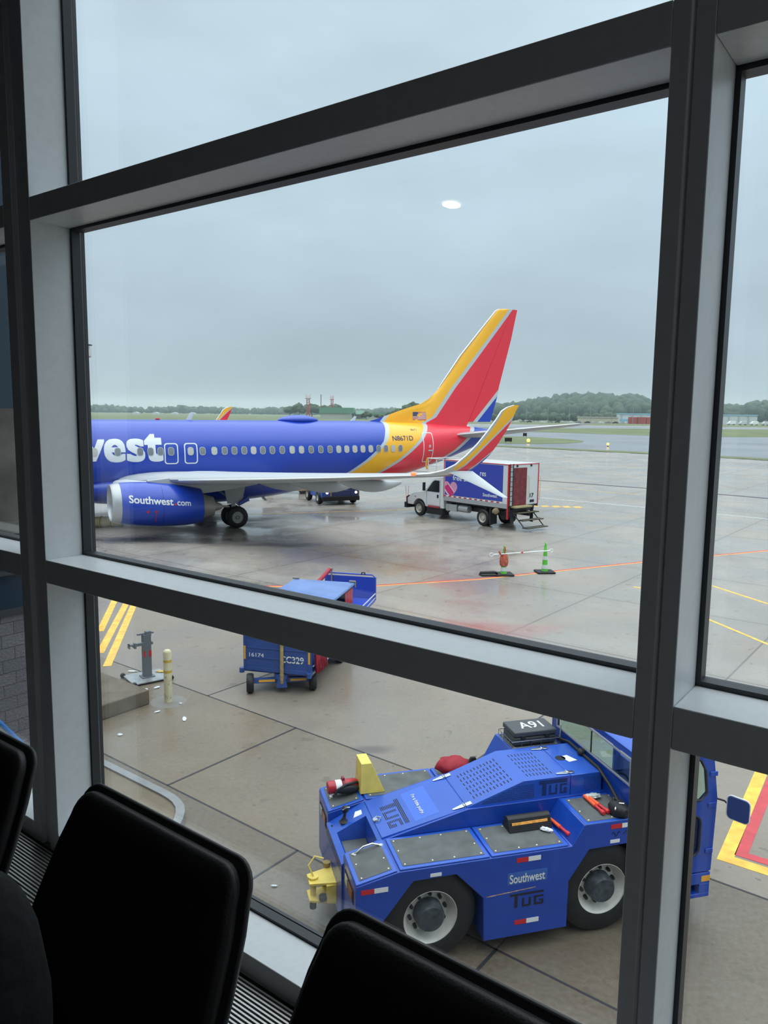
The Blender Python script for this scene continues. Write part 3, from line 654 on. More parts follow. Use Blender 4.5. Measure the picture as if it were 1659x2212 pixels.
    MB().tube([(34.28 + 4.15 * u, sg * (.35 + 6.85 * u), 4.55 + .86 * u) for u in (0, .25, .5, .75, 1)], [.07, .06, .05, .04, .02], 8).build('tailplane_edge', AMET, ac, smooth=60)
    # engine
    def zc_(x): return 1.69 - (x - 13.3) * .068
    eng = empty('engine', (0, 0, 0), 0, ac)
    Y = sg * 4.83
    def lat(prof, n=48, flat=.06):
        secs = []
        for x, r in prof:
            cs = []
            for j in range(n):
                a = 2 * math.pi * j / n; s_ = math.sin(a); q = r * (1 - (flat if s_ < -.3 else 0) * ((-s_ - .3) / .7 if s_ < -.3 else 0)); cs.append((x, Y + q * math.cos(a) * 1.01, zc_(x) + q * s_))
            secs.append(cs)
        return secs
    MB().loft(lat([(13.64, .955), (14.0, 1.0), (14.6, 1.04), (15.3, 1.055), (16.0, 1.03), (16.6, .98), (17.1, .90), (17.32, .86), (17.30, .83), (16.5, .86)]), caps=False).build('cowl', ABLUE, eng, smooth=50)
    MB().loft(lat([(13.66, .956), (13.5, .935), (13.36, .90), (13.28, .865), (13.25, .83), (13.28, .80), (13.36, .775), (13.6, .76), (14.4, .78)]), caps=False).build('inlet_lip', mat('inlet_white', (.42, .44, .46), .3, metal=.3), eng, smooth=60)
    b = MB(); b.loft(lat([(14.38, .785), (14.4, .05)]), caps=True); b.build('fan_disc', DARK, eng, smooth=40)
    b = MB(); b.loft(lat([(13.95, .02), (14.1, .1), (14.38, .2)])); b.build('spinner', mat('spinner_grey', (.1, .1, .11), .4), eng, smooth=60)
    b = MB()
    for j in range(24):
        a = 2 * math.pi * j / 24; c_, s_ = math.cos(a), math.sin(a)
        b.hull8([(14.30, Y + .19 * c_, zc_(14.3) + .19 * s_), (14.36, Y + .19 * c_ - .05 * s_, zc_(14.3) + .19 * s_ + .05 * c_), (14.36, Y + .77 * c_ - .10 * s_, zc_(14.3) + .77 * s_ + .10 * c_), (14.28, Y + .77 * c_, zc_(14.3) + .77 * s_)],
                [(14.31, Y + .19 * c_, zc_(14.3) + .19 * s_), (14.37, Y + .19 * c_ - .05 * s_, zc_(14.3) + .19 * s_ + .05 * c_), (14.37, Y + .77 * c_ - .10 * s_, zc_(14.3) + .77 * s_ + .10 * c_), (14.29, Y + .77 * c_, zc_(14.3) + .77 * s_)])
    b.build('fan_blades', mat('fan_titanium', (.25, .25, .27), .35, metal=.8), eng)
    MB().loft(lat([(16.6, .66), (17.3, .64), (17.75, .50), (17.95, .46), (17.93, .40), (17.4, .40)], flat=0), caps=False).build('core_nozzle', mat('hot_metal', (.36, .34, .30), .45, metal=.4), eng, smooth=40)
    MB().loft(lat([(17.4, .34), (17.9, .30), (18.35, .13), (18.42, .05), (18.75, .05)], flat=0)).build('exhaust_plug', mat('hot_metal', (.36, .34, .30), .45, metal=.4), eng, smooth=40)
    b = MB(); yy = (Y - .17, Y + .17)
    b.loft([[(14.9, yy[0], 2.62), (14.9, yy[1], 2.62), (14.9, yy[1], 2.70), (14.9, yy[0], 2.70)], [(15.9, yy[0] - .03, 2.45), (15.9, yy[1] + .03, 2.45), (15.9, yy[1] + .03, 2.80), (15.9, yy[0] - .03, 2.80)],
            [(17.3, yy[0] - .03, 2.0), (17.3, yy[1] + .03, 2.0), (17.3, yy[1], 2.72), (17.3, yy[0], 2.72)], [(18.6, yy[0] + .05, 2.12), (18.6, yy[1] - .05, 2.12), (18.6, yy[1], 2.6), (18.6, yy[0], 2.6)], [(20.2, Y - .05, 2.35), (20.2, Y + .05, 2.35), (20.2, Y + .05, 2.5), (20.2, Y - .05, 2.5)]])
    b.build('pylon', AGREY, eng, smooth=40, bevel=.03)
    # inboard leading edge root (krueger panels)
    MB().loft([foil(wing_le(q) - .06 - .25 * (1 if q < 2.2 else .3 if q < 3 else 0), 1.7, .22, sg * q, wing_z(q) - .14, .02, f0=0, f1=.85) for q in (1.75, 2.0, 2.6, 3.4, 4.4)]).build('root_leading_edge', AWHITE, ac, smooth=60)
    # main gear
    mg = empty('main_gear', (0, 0, 0), 0, ac); yg = sg * 2.86
    MB().tube([(19.6, yg, .5), (19.55, yg, 1.2), (19.4, yg * .97, 2.3)], [.09, .11, .15], 12).build('strut', AWHITE, mg, smooth=60)
    b = MB(); b.tube([(19.6, yg - .45, .53), (19.6, yg + .45, .53)], .07, 10); b.tube([(19.62, yg, .7), (19.95, yg, 1.0), (19.62, yg, 1.3)], .035, 8); b.tube([(19.5, yg, 1.4), (18.6, yg * .8, 2.1)], .05, 8); b.build('axle_links', AGREY, mg, smooth=50)
    b = MB(); b.hull8([(19.15, yg + sg * .30, 1.25), (19.9, yg + sg * .30, 1.25), (19.9, yg + sg * .34, 1.25), (19.15, yg + sg * .34, 1.25)], [(18.9, yg + sg * .40, 2.35), (20.1, yg + sg * .40, 2.35), (20.1, yg + sg * .44, 2.35), (18.9, yg + sg * .44, 2.35)]); b.build('gear_door', AGREY, mg, bevel=.01)
    b = MB(); b.hull8([(19.75, yg + sg * .2, 1.15), (20.25, yg + sg * .2, 1.38), (20.25, yg + sg * .5, 1.38), (19.75, yg + sg * .5, 1.15)], [(19.70, yg + sg * .2, 1.30), (20.2, yg + sg * .2, 1.62), (20.2, yg + sg * .5, 1.62), (19.70, yg + sg * .5, 1.30)]); b.build('link_cover', ABLUE, mg, bevel=.01)
    for q in (-.43, .43):
        wh = MB().lathe([(-.19, .30), (-.19, .46), (-.13, .545), (-.06, .56), (.06, .56), (.13, .545), (.19, .46), (.19, .30)], (19.6, yg + q, .56), 'y', 36).build('wheel', BLACK, mg, smooth=40)
        MB().lathe([(-.14, .305), (-.13, .10), (-.20, .09), (.20, .09), (.13, .10), (.14, .305)], (19.6, yg + q, .56), 'y', 24).build('wheel_hub', mat('hub_grey', (.33, .33, .32), .5, metal=.4), wh, smooth=40)
# nose gear
ng = empty('nose_gear', (0, 0, 0), 0, ac)
MB().tube([(4.1, 0, .4), (4.0, 0, 1.8)], .09, 12).build('strut', AWHITE, ng, smooth=60)
for q in (-.22, .22): MB().lathe([(-.1, .2), (-.1, .30), (-.05, .34), (.05, .34), (.1, .30), (.1, .2)], (4.1, q, .34), 'y', 28).build('wheel', BLACK, ng, smooth=40)
# fin and rudder
FLE = [(4.9, 28.4), (5.40, 28.75), (5.52, 29.2), (5.81, 30.1), (6.14, 31.1), (6.49, 32.32), (6.81, 32.89), (7.31, 33.46), (9.51, 35.12), (12.44, 37.74), (12.57, 38.02), (12.60, 38.4)]
FTE = [(4.9, 37.42), (5.18, 37.49), (7.05, 38.06), (7.66, 38.17), (10.7, 39.02), (12.6, 39.44)]
def fin_ring(z, f0, f1, n=16, shr=0):
    x0, x1 = interp(FLE, z), interp(FTE, z); xm = max(33.46 + (z - 7.31) * (4.28 / 5.13), x0); up, lo = [], []
    xa, xb = x0 + (x1 - x0) * f0, x0 + (x1 - x0) * f1
    if f0 == 0: xb = xm + (x1 - xm) * .68
    else: xa = xm + (x1 - xm) * .685; xb = x1
    for k in range(n + 1):
        x = xa + (xb - xa) * (1 - math.cos(math.pi * k / n)) / 2
        u = max(0, (x - xm) / (x1 - xm)); th = (x1 - xm) * 5 * .10 * (.2969 * math.sqrt(u) - .126 * u - .3516 * u * u + .2843 * u ** 3 - .1020 * u ** 4)
        th = max(th, .055 * min(1, (x - x0) / .8 + .1) * (1 if x < xm + .3 else 1 - .9 * (x - xm) / (x1 - xm)), .006) - shr
        up.append((x, th, z)); lo.append((x, -th, z))
    return up + lo[::-1]
zs = [4.9, 5.18, 5.40, 5.52, 5.65, 5.81, 6.0, 6.14, 6.3, 6.49, 6.65, 6.81, 7.05, 7.31, 7.66, 8.5, 9.51, 10.7, 11.7, 12.44, 12.57, 12.60]
MB().loft([fin_ring(z, 0, .68) for z in zs]).build('fin', LIV, ac, smooth=40)
MB().loft([fin_ring(z, .685, 1) for z in zs if z >= 5.4]).build('rudder', LIV, ac, smooth=40)
MB().tube([(interp(FLE, z) - .0, 0, z) for z in (7.35, 8, 9, 9.51, 10.5, 11.5, 12.44, 12.55)], [.02, .05, .055, .055, .05, .05, .045, .02], 8).build('fin_edge', AMET, ac, smooth=60)
# windows
WF = mat('cabin_window_frame', (.50, .52, .54), .35, metal=.3); WP = mat('cabin_window_pane', (.20, .22, .235), .25); WSH = mat('window_shade_down', (.50, .49, .45), .5)
wx = [13.05, 14.13, 15.19, 15.69, 16.17, 16.69, 17.67, 18.28, 18.89, 19.43, 19.95, 20.48, 20.99, 21.5, 22.03, 22.59, 23.16, 23.7, 24.27, 24.84, 25.4, 25.93, 26.43, 26.94, 27.45, 27.96, 28.49, 28.98, 29.49, 29.99]
shade = {0, 6, 8, 12, 16, 17, 21, 22, 23, 24, 25, 28}
half = {18: .5, 17: .55}
def on_skin(pts, g): return [(x, skin_y(x, z, g), z) for x, z in pts]
ZW = 3.86
for i, x in enumerate(wx + [12.0, 11.5, 10.98]):
    b = MB(); o_ = rrect(.31, .42, .13, 5, x, ZW); i_ = rrect(.262, .372, .11, 5, x, ZW); n = len(o_)
    A = on_skin(o_, .003); B = on_skin(o_, .026); C_ = on_skin(i_, .026); D_ = on_skin(i_, .021)
    b.loft([A, B, C_, D_], caps=False)
    fr = b.build('cabin_window', WF, ac, smooth=30)
    lowpt = .0 if i not in half else half[i]
    b = MB(); b.add([(x, skin_y(x, ZW, .021), ZW)] + D_, [(0, 1 + k, 1 + (k + 1) % n) for k in range(n)]); b.build('pane', WSH if i in shade else WP, fr)
# exits
def ring_on_skin(name, x0, x1, z0, z1, wd, m, r=.12, parent=None, skew=0):
    cx, cz = (x0 + x1) / 2, (z0 + z1) / 2; a = rrect(x1 - x0, z1 - z0, r, 5, cx, cz); c = rrect(x1 - x0 - 2 * wd, z1 - z0 - 2 * wd, r - wd * .6, 5, cx, cz)
    def dens(p):
        out = []
        for i in range(len(p)):
            q = p[(i + 1) % len(p)]; k = 6
            for j in range(k): out.append((p[i][0] + (q[0] - p[i][0]) * j / k, p[i][1] + (q[1] - p[i][1]) * j / k))
        return out
    a, c = dens(a), dens(c)
    a = [(x + skew * (z - cz), z) for x, z in a]; c = [(x + skew * (z - cz), z) for x, z in c]
    return MB().loft([on_skin(a, .003), on_skin(a, .009), on_skin(c, .009), on_skin(c, .003)], caps=False).build(name, m, parent or ac)
DW = mat('door_outline_white', (.74, .76, .77), .4)
for x0, x1 in ((16.36, 17.05), (17.35, 18.03)):
    e = ring_on_skin('overwing_exit', x0, x1, 3.22, 4.27, .055, DW, .15)
dr = ring_on_skin('rear_door', 31.72, 32.5, 2.97, 4.77, .05, DW, .14, skew=-.03)
b = MB(); b.lathe([(0, .09), (.01, .09)], (32.2, skin_y(32.2, 3.95, 0) - .01, 3.95), 'y', 16); b.build('door_porthole', WF, dr)
b = MB(); b.box(32.05, 32.45, skin_y(32.25, 3.68, .03), skin_y(32.25, 3.68, -.01), 3.65, 3.72); b.build('door_handle', WF, dr, bevel=.01)
# writing on the fuselage
BIGW = mat('letter_white', (.74, .77, .79), .35)
def skin_text(name, body, x0, x1, z0, z1, m, bold=0, cuts=3, shear=0, g=.010):
    return text(name, body, m, ac, lambda u, v: (x0 + (x1 - x0) * u, skin_y(x0 + (x1 - x0) * u, z0 + (z1 - z0) * v, g), z0 + (z1 - z0) * v), bold, cuts, shear)
skin_text('lettering', 'w', 11.9, 13.55, 3.42, 4.47, BIGW, .045, 4)
skin_text('lettering', 'e', 13.50, 14.50, 3.36, 4.50, BIGW, .05, 4)
skin_text('lettering', 's', 14.55, 15.42, 3.36, 4.50, BIGW, .05, 4)
skin_text('lettering', 't', 15.40, 16.30, 3.36, 4.74, BIGW, .06, 4)
INK = mat('registration_ink', (.05, .05, .12), .5)
skin_text('registration', 'N8671D', 29.52, 30.98, 4.30, 4.58, INK, .012, 2, .0)
skin_text('registration', '8671', 31.0, 31.42, 4.88, 4.98, INK, .0, 1)
def fin_y(x, z): 
    return -(.16 if x > 32.4 else .065)
# flag on the dorsal fin
FX0, FX1, FZ0, FZ1 = 31.72, 32.58, 5.50, 5.98
def fin_half(x, z):
    x1 = interp(FTE, z); x0 = interp(FLE, z); xm = max(33.46 + (z - 7.31) * (4.28 / 5.13), x0); u = max(0, (x - xm) / (x1 - xm))
    return max((x1 - xm) * .5 * (.2969 * math.sqrt(u) - .126 * u - .3516 * u * u + .2843 * u ** 3), .055) + .016
b = MB()
for k in range(13):
    z0 = FZ0 + (FZ1 - FZ0) * k / 13; z1 = FZ0 + (FZ1 - FZ0) * (k + 1) / 13
    for j in range(12):
        xa, xb = FX0 + (FX1 - FX0) * j / 12, FX0 + (FX1 - FX0) * (j + 1) / 12; mi_ = 2 if (k >= 6 and j < 5) else (0 if k % 2 == 0 else 1)
        b.add([(xa, -fin_half(xa, z0), z0), (xb, -fin_half(xb, z0), z0), (xb, -fin_half(xb, z1), z1), (xa, -fin_half(xa, z1), z1)], [(0, 1, 2, 3)], mi_)
b.build('flag', [mat('flag_red', (.45, .03, .05), .5), mat('flag_white', (.6, .6, .6), .5), mat('flag_blue', (.06, .08, .2), .5)], ac)
# radome, aerials, beacon
b = MB(); secs = []
for k in range(15):
    u = k / 14; x = 23.0 + 2.0 * u * 1.25; e = math.sin(math.pi * u) ** .6; secs.append([(x, .62 * e * math.cos(2 * math.pi * j / 20), 5.44 + .30 * e * max(math.sin(2 * math.pi * j / 20), -.4)) for j in range(20)])
b.loft(secs).build('satellite_radome', ABLUE, ac, smooth=60)
for x, h in ((17.9, .40), (27.5, .26)):
    MB().loft([[(x, -.03, 5.38), (x + .30, -.03, 5.38), (x + .30, .03, 5.38), (x, .03, 5.38)], [(x + .28, -.012, 5.42 + h), (x + .42, -.012, 5.42 + h), (x + .42, .012, 5.42 + h), (x + .28, .012, 5.42 + h)]]).build('blade_aerial', AWHITE, ac, bevel=.006)
MB().blob((16.45, 0, 5.44), (.12, .08, .08), 2, 2, 0).build('beacon', mat('beacon_red', (.5, .03, .03), .2), ac, smooth=60)
for x in (20.6, 21.6): MB().loft([[(x, -.5, 1.46), (x + .25, -.5, 1.46), (x + .25, -.45, 1.46), (x, -.45, 1.46)], [(x + .45, -.5, 1.0), (x + .60, -.5, 1.0), (x + .60, -.47, 1.0), (x + .45, -.47, 1.0)]]).build('drain_mast', AGREY, ac, bevel=.006)
# writing and marks on the port cowl
ce = [c for c in kids(ac) if c.name.startswith('engine')][0]
def cowl_pt(x, z, g=.012):
    zc = 1.69 - (x - 13.3) * .068; r = interp([(13.6, .955), (14.0, 1.0), (14.6, 1.04), (15.3, 1.055), (16, 1.03), (16.6, .98), (17.1, .9), (17.3, .86)], x); q = z - zc
    return (x, -4.83 - 1.01 * math.sqrt(max(.01, r * r - q * q)) - g, z)
def cowl_text(body, x0, x1, z0, z1, m, bold): text('lettering', body, m, ce, lambda u, v: cowl_pt(x0 + (x1 - x0) * u, z0 + (z1 - z0) * v - 0.10 * ((x0 + (x1 - x0) * u) - 15.3)), bold, 3)
cowl_text('Southwest', 13.93, 15.86, 1.67, 2.01, BIGW, .03)
cowl_text('com', 16.03, 16.66, 1.68, 1.87, BIGW, .03)
MB().add([cowl_pt(15.95 + .05 * math.cos(a * D2R), 1.66 + .055 * math.sin(a * D2R), .014) for a in range(0, 360, 45)], [tuple(range(8))]).build('heart_dot', TRED, ce)
b = MB(); b.add([cowl_pt(14.72 + .06 * math.cos(a * D2R), 1.37 + .07 * math.sin(a * D2R)) for a in range(0, 360, 30)], [tuple(range(12))]); b.build('warning_disc', TRED, ce); b = MB(); b.add([cowl_pt(15.02, 1.40), cowl_pt(15.14, 1.40), cowl_pt(15.14, 1.33), cowl_pt(15.02, 1.33)], [(0, 1, 2, 3)])
for k in range(8): b.add([cowl_pt(15.07, .86 + k * .06), cowl_pt(15.10, .86 + k * .06), cowl_pt(15.10, .92 + k * .06), cowl_pt(15.07, .92 + k * .06)], [(0, 1, 2, 3)])
b.build('warning_arrow', TRED, ce)
b = MB()
for zz in range(24): 
    z0 = .75 + zz * .075; b.add([cowl_pt(15.42, z0, .004), cowl_pt(15.435, z0, .004), cowl_pt(15.435, z0 + .075, .004), cowl_pt(15.42, z0 + .075, .004)], [(0, 1, 2, 3)])
b.build('cowl_seam', mat('seam_blue', (.01, .02, .16), .5), ce)

# ------------------------------------------------------------------ the pushback tractor: local x to its cab, y away from the lounge, z up
TRZ = 15.04 * D2R
tug = empty('pushback_tractor', (1.137, 7.654, 0), TRZ)
tag(tug, 'low blue pushback tractor with white wheels parked right below the window', 'tractor')
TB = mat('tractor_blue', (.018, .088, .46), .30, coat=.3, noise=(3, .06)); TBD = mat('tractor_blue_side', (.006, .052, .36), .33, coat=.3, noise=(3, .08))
GRIT = mat('grey_grip_sheet', (.105, .115, .115), .85, noise=(5, .22), bump=(160, .5)); RIV = mat('rivet_white', (.75, .75, .72), .4)
SLOT = mat('slot_black', (.006, .008, .02), .7); TY = mat('tractor_yellow', (.80, .62, .13), .45, noise=(6, .12))
# body sides with wheel arches: profile in x,z
ARF = [(-1.16, .24), (-1.139, .62), (-.81, 1.03), (-.33, 1.035), (-.016, .71), (0, .20)]
ARR = [(1.0, .20), (1.004, .748), (1.243, 1.09), (1.80, 1.10), (2.04, .78), (2.06, .24)]
def side_profile(): return [(-1.43, .26)] + ARF + ARR + [(2.2, .24), (2.2, 1.39), (1.17, 1.39), (1.03, 1.16), (-.97, 1.16), (-1.43, 1.055)]
for y0, y1, nm in ((0, .62, 'near_body_side'), (1.52, 2.14, 'far_body_side')):
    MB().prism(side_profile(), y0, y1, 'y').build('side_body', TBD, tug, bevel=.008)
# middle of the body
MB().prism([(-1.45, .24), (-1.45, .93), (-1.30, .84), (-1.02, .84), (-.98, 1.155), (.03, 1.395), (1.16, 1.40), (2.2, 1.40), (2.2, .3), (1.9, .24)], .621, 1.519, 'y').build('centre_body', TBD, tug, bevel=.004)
# sloping nose frame with the step recess on its near half
b = MB()
def nose(x): return .935 + (x + 1.45) * (1.16 - .935) / .47
for (x0, x1, y0, y1) in ((-1.45, -1.38, .625, 1.515), (-1.03, -.985, .625, 1.515), (-1.38, -1.03, .625, .68), (-1.38, -1.03, 1.22, 1.515)):
    b.hull8([(x0, y0, .80), (x1, y0, .80), (x1, y1, .80), (x0, y1, .80)], [(x0, y0, nose(x0)), (x1, y0, nose(x1)), (x1, y1, nose(x1)), (x0, y1, nose(x0))])
nf = b.build('nose_frame', TB, tug)
MB().box(-1.375, -1.035, .685, 1.215, .841, .856).build('recess_grip_sheet', GRIT, tug)
# fender covers: raised frame and grip sheet
def cover(name, pts, zf, m_frame=TB, inset=.045, th=.02):
    """pts: four (x,y) corners; zf gives the body height"""
    r = MB().hull8([(x, y, zf(x)) for x, y in pts], [(x, y, zf(x) + th) for x, y in pts]).build(name, m_frame, tug, bevel=.006)
    cx = sum(p[0] for p in pts) / 4; cy = sum(p[1] for p in pts) / 4
    q = [(x + (inset if x < cx else -inset), y + (inset if y < cy else -inset)) for x, y in pts]
    MB().hull8([(x, y, zf(x) + th) for x, y in q], [(x, y, zf(x) + th + .004) for x, y in q]).build('grip_sheet', GRIT, r)
    b = MB(); n = 4
    for i in range(4):
        a, c = q[i], q[(i + 1) % 4]; L_ = math.hypot(c[0] - a[0], c[1] - a[1]); k_ = max(1, int(L_ / .25))
        for k in range(k_):
            u = k / k_; x = a[0] + (c[0] - a[0]) * u; y = a[1] + (c[1] - a[1]) * u; x += (.03 if x < cx else -.03); y += (.03 if y < cy else -.03)
            b.lathe([(0, .010), (.004, .008)], (x, y, zf(x) + th + .004), 'z', 8)
    rv = b.build('rivets', RIV, r); rv['kind'] = 'stuff'
    return r
flat = lambda x: 1.16
slope = lambda x: 1.16 if x > -.97 else 1.16 + (x + .97) * .228
for ya, yb in ((.012, .61), (1.53, 2.13)):
    cover('fender_cover', [(-1.425, ya), (-.985, ya), (-.985, yb), (-1.425, yb)], lambda x: 1.16 + (x + .97) * .228)
    cover('fender_cover', [(-.955, ya), (.055, ya), (.055, yb), (-.955, yb)], flat)
    cover('fender_cover', [(.075, ya), (.99, ya), (.99, yb), (.075, yb)], flat)
cover('deck_cover', [(1.185, .0), (2.16, .0), (2.16, .60), (1.185, .60)], lambda x: 1.385, th=.01)
cover('deck_cover', [(1.0, 1.56), (1.74, 1.56), (1.74, 2.12), (1.0, 2.12)], lambda x: 1.56, th=.01)
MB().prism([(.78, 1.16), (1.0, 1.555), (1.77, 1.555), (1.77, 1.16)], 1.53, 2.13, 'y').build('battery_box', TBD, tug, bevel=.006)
# bonnet: lid, sloping louvred part, flat top
HY0, HY1 = .655, 1.485
def top_z(x): return 1.165 + (x + .98) * .232 if x < .03 else (1.40 + (x - .03) * .343 if x < .73 else 1.64)
lid = MB().hull8([(-.985, HY0, 1.15), (.025, HY0, 1.34), (.025, HY1, 1.34), (-.985, HY1, 1.15)], [(-.985, HY0, 1.172), (.025, HY0, 1.40), (.025, HY1, 1.40), (-.985, HY1, 1.172)]).build('bonnet_lid', TB, tug, bevel=.006)
bon = MB().prism([(.032, 1.39), (.032, 1.402), (.73, 1.64), (1.345, 1.64), (1.345, 1.39)], HY0, HY1, 'y').build('engine_cover', TB, tug, bevel=.006)
bon2 = MB().prism([(1.35, 1.39), (1.35, 1.64), (1.76, 1.64), (1.76, 1.39)], HY0, HY1, 'y').build('rear_engine_cover', TB, tug, bevel=.006)
b = MB()
for i in range(12):
    for j in range(6):
        x = .16 + i * .043; y = .78 + j * .105 + (i % 2) * .012; z = top_z(x) + .0012; dz = .343
        b.add([(x - .006, y - .03, z - .006 * dz), (x + .006, y - .03, z + .006 * dz), (x + .006, y + .03, z + .006 * dz), (x - .006, y + .03, z - .006 * dz)], [(0, 1, 2, 3)])
for i in range(8):
    for j in range(6):
        x = .83 + i * .045; y = .78 + j * .105; b.box(x - .006, x + .006, y - .03, y + .03, 1.6402, 1.6412)
o = b.build('louvres', SLOT, bon); o['kind'] = 'stuff'
b = MB()
for i in range(40):
    for j in range(9):
        x = .22 + i * .0165; z = 1.42 + j * .020
        if z < top_z(x) - .03: b.box(x - .004, x + .004, HY0 - .0012, HY0 - .0002, z - .005, z + .005)
for i in range(10):
    for j in range(8):
        x = 1.53 + i * .021; z = 1.43 + j * .022
        if x < 1.74 - 0: b.box(x - .004, x + .004, HY0 - .0012, HY0 - .0002, z - .004, z + .004)
o = b.build('vent_holes', SLOT, bon); o['kind'] = 'stuff'
# the line-built maker's letters
def logo_rows(n=13):
    out = []
    for r in range(n):
        y = 1 - (r + .5) / n; q = 1 - y
        if q < .26: segs = [(0, 1.0)]
        else:
            segs = [(.12, .27)]
            if q > .34: segs += [(.36, .66)] if q > .84 else [(.36, .44), (.58, .66)]
            if q > .34: segs += [(.74, 1.0)] if (q < .48 or q > .86) else ([(.74, .82), (.88, 1.0)] if q > .60 else [(.74, .82)])
        for s_ in segs: out.append((s_[0], s_[1], y))
    return out
def logo(name, fn, parent, m=SLOT, n=13, hw=.3, full=False):
    b = MB()
    for x0, x1, y in logo_rows(n):
        h = (.5 if full else hw) / n
        b.add([fn(x0, y - h), fn(x1, y - h), fn(x1, y + h), fn(x0, y + h)], [(0, 1, 2, 3)])
    o = b.build(name, m, parent); o['kind'] = 'stuff' if not full else 'thing'
    if full: del o['kind']
    return o
def on_lid(x, y, g=.0035): return (x, y, top_z(x) + .004 + g)
logo('maker_lettering', lambda u, v: on_lid(-.86 + .24 * v, 1.31 - .55 * u), lid)
logo('maker_lettering', lambda u, v: (.93 + .37 * u, HY0 - .0015, 1.425 + .19 * v), bon, n=15, hw=.28)
LID2 = mat('lid_sticker', (.045, .135, .60), .3)
MB().hull8([(-.61, .74, top_z(-.61) + .003), (-.27, .745, top_z(-.27) + .003), (-.27, 1.395, top_z(-.27) + .003), (-.61, 1.375, top_z(-.61) + .003)], [(-.61, .74, top_z(-.61) + .0055), (-.27, .745, top_z(-.27) + .0055), (-.27, 1.395, top_z(-.27) + .0055), (-.61, 1.375, top_z(-.61) + .0055)]).build('sticker', LID2, lid)
text('lettering', "I'm a little pushy.", BIGW, lid, lambda u, v: on_lid(-.475 + .06 * v, 1.28 - .46 * u, .004), .02)
# hinges and latches
for x, y, sc in ((.03, .70, 1), (.03, 1.42, 1), (1.345, .72, 1), (1.345, 1.40, 1)):
    b = MB(); z = top_z(x); b.tube([(x - .02, y - .035, z + .014), (x - .02, y + .035, z + .014)], .012, 8)
    b.hull8([(x - .16, y - .012, top_z(x - .16) + .006), (x - .02, y - .035, z + .006), (x - .02, y + .035, z + .006), (x - .16, y + .012, top_z(x - .16) + .006)], [(x - .16, y - .012, top_z(x - .16) + .012), (x - .02, y - .035, z + .012), (x - .02, y + .035, z + .012), (x - .16, y + .012, top_z(x - .16) + .012)])
    b.hull8([(x, y - .03, z + .005), (x + .07, y - .03, top_z(x + .07) + .005), (x + .07, y + .03, top_z(x + .07) + .005), (x, y + .03, z + .005)], [(x, y - .03, z + .016), (x + .07, y - .03, top_z(x + .07) + .012), (x + .07, y + .03, top_z(x + .07) + .012), (x, y + .03, z + .016)])
    b.build('hinge', CHROME, tug, bevel=.002)
b = MB(); b.tube([(-.99, .99, 1.185), (-.94, .96, 1.20), (-.90, 1.01, 1.21), (-.94, 1.06, 1.20), (-.99, 1.04, 1.185)], .006, 6, closed=True); b.box(-.985, -.94, .99, 1.04, 1.172, 1.196); b.build('latch', CHROME, tug)
b = MB(); b.lathe([(0, .065), (.002, .065)], (1.44, 1.10, 1.6405), 'z', 20); b.build('filler_hole', SLOT, bon2)
MB().hull8([(1.50, .98, 1.6408), (1.62, 1.0, 1.6408), (1.56, 1.16, 1.6408), (1.46, 1.14, 1.6408)], [(1.50, .98, 1.6425), (1.62, 1.0, 1.6425), (1.56, 1.16, 1.6425), (1.46, 1.14, 1.6425)]).build('warning_label', WHITE, bon2)
# grab handles on the front covers
for y in (.36, 1.67):
    b = MB(); z0 = 1.10; xh = -1.30
    pts = [(xh, y - .14, z0), (xh, y - .12, z0 + .06), (xh, y, z0 + .085), (xh, y + .12, z0 + .06), (xh, y + .14, z0)]
    pts = [(-1.33 + .10 * k, y + .16 - (0 if 1 else 0), 1.10 + (.055 if 0 < k < 3 else 0) + .023 * k) for k in range(4)]
    b.tube(pts, .011, 8); b.lathe([(0, .028), (.008, .024)], (-1.33, y + .16, 1.10), 'z', 12); b.lathe([(0, .028), (.008, .024)], (-1.03, y + .16, 1.168), 'z', 12)
    b.build('grab_handle', CHROME, tug, smooth=50)
# joystick, socket and torn sticker on the nose
js = MB().lathe([(0, .055), (.01, .06), (.03, .03), (.06, .022)], (-1.27, 1.34, nose(-1.27)), 'z', 16).build('hitch_lever', BLACK, tug, smooth=50)
b = MB(); b.tube([(-1.27, 1.34, nose(-1.27) + .03), (-1.25, 1.36, nose(-1.27) + .12)], .018, 8); b.blob((-1.25, 1.36, nose(-1.27) + .15), (.045, .035, .05), 4, 2, .12); b.build('lever_knob', BLACK, js, smooth=50)
MB().tube([(-1.29, 1.33, nose(-1.27) + .16), (-1.24, 1.33, nose(-1.27) + .19), (-1.20, 1.36, nose(-1.27) + .17)], .007, 6).build('lever_ring', CHROME, js)
b = MB(); b.hull8([(x, y, nose(x) + .001) for x, y in ((-1.16, 1.31), (-1.06, 1.29), (-1.05, 1.38), (-1.12, 1.41))], [(x, y, nose(x) + .003) for x, y in ((-1.16, 1.31), (-1.06, 1.29), (-1.05, 1.38), (-1.12, 1.41))]); b.build('torn_label', WHITE, tug)
b = MB()
b.lathe([(0, .018), (.002, .018)], (-1.40, 1.40, nose(-1.40) + .001), 'z', 12); b.build('nose_plug', SLOT, tug)
# front lamps in the two corner recesses
for y0, y1 in ((.10, .52), (1.62, 2.04)):
    l_ = MB().box(-1.4345, -1.4305, y0, y1, .80, .95).build('lamp_recess', SLOT, tug)
    MB().box(-1.442, -1.435, y0 + .04, y0 + .22, .82, .93).build('tail_lamp', mat('lamp_red_off', (.30, .05, .03), .25), l_, bevel=.003)
    MB().box(-1.442, -1.435, y0 + .26, y0 + .38, .82, .93).build('reversing_lamp', mat('lamp_clear', (.45, .43, .4), .25), l_, bevel=.003)
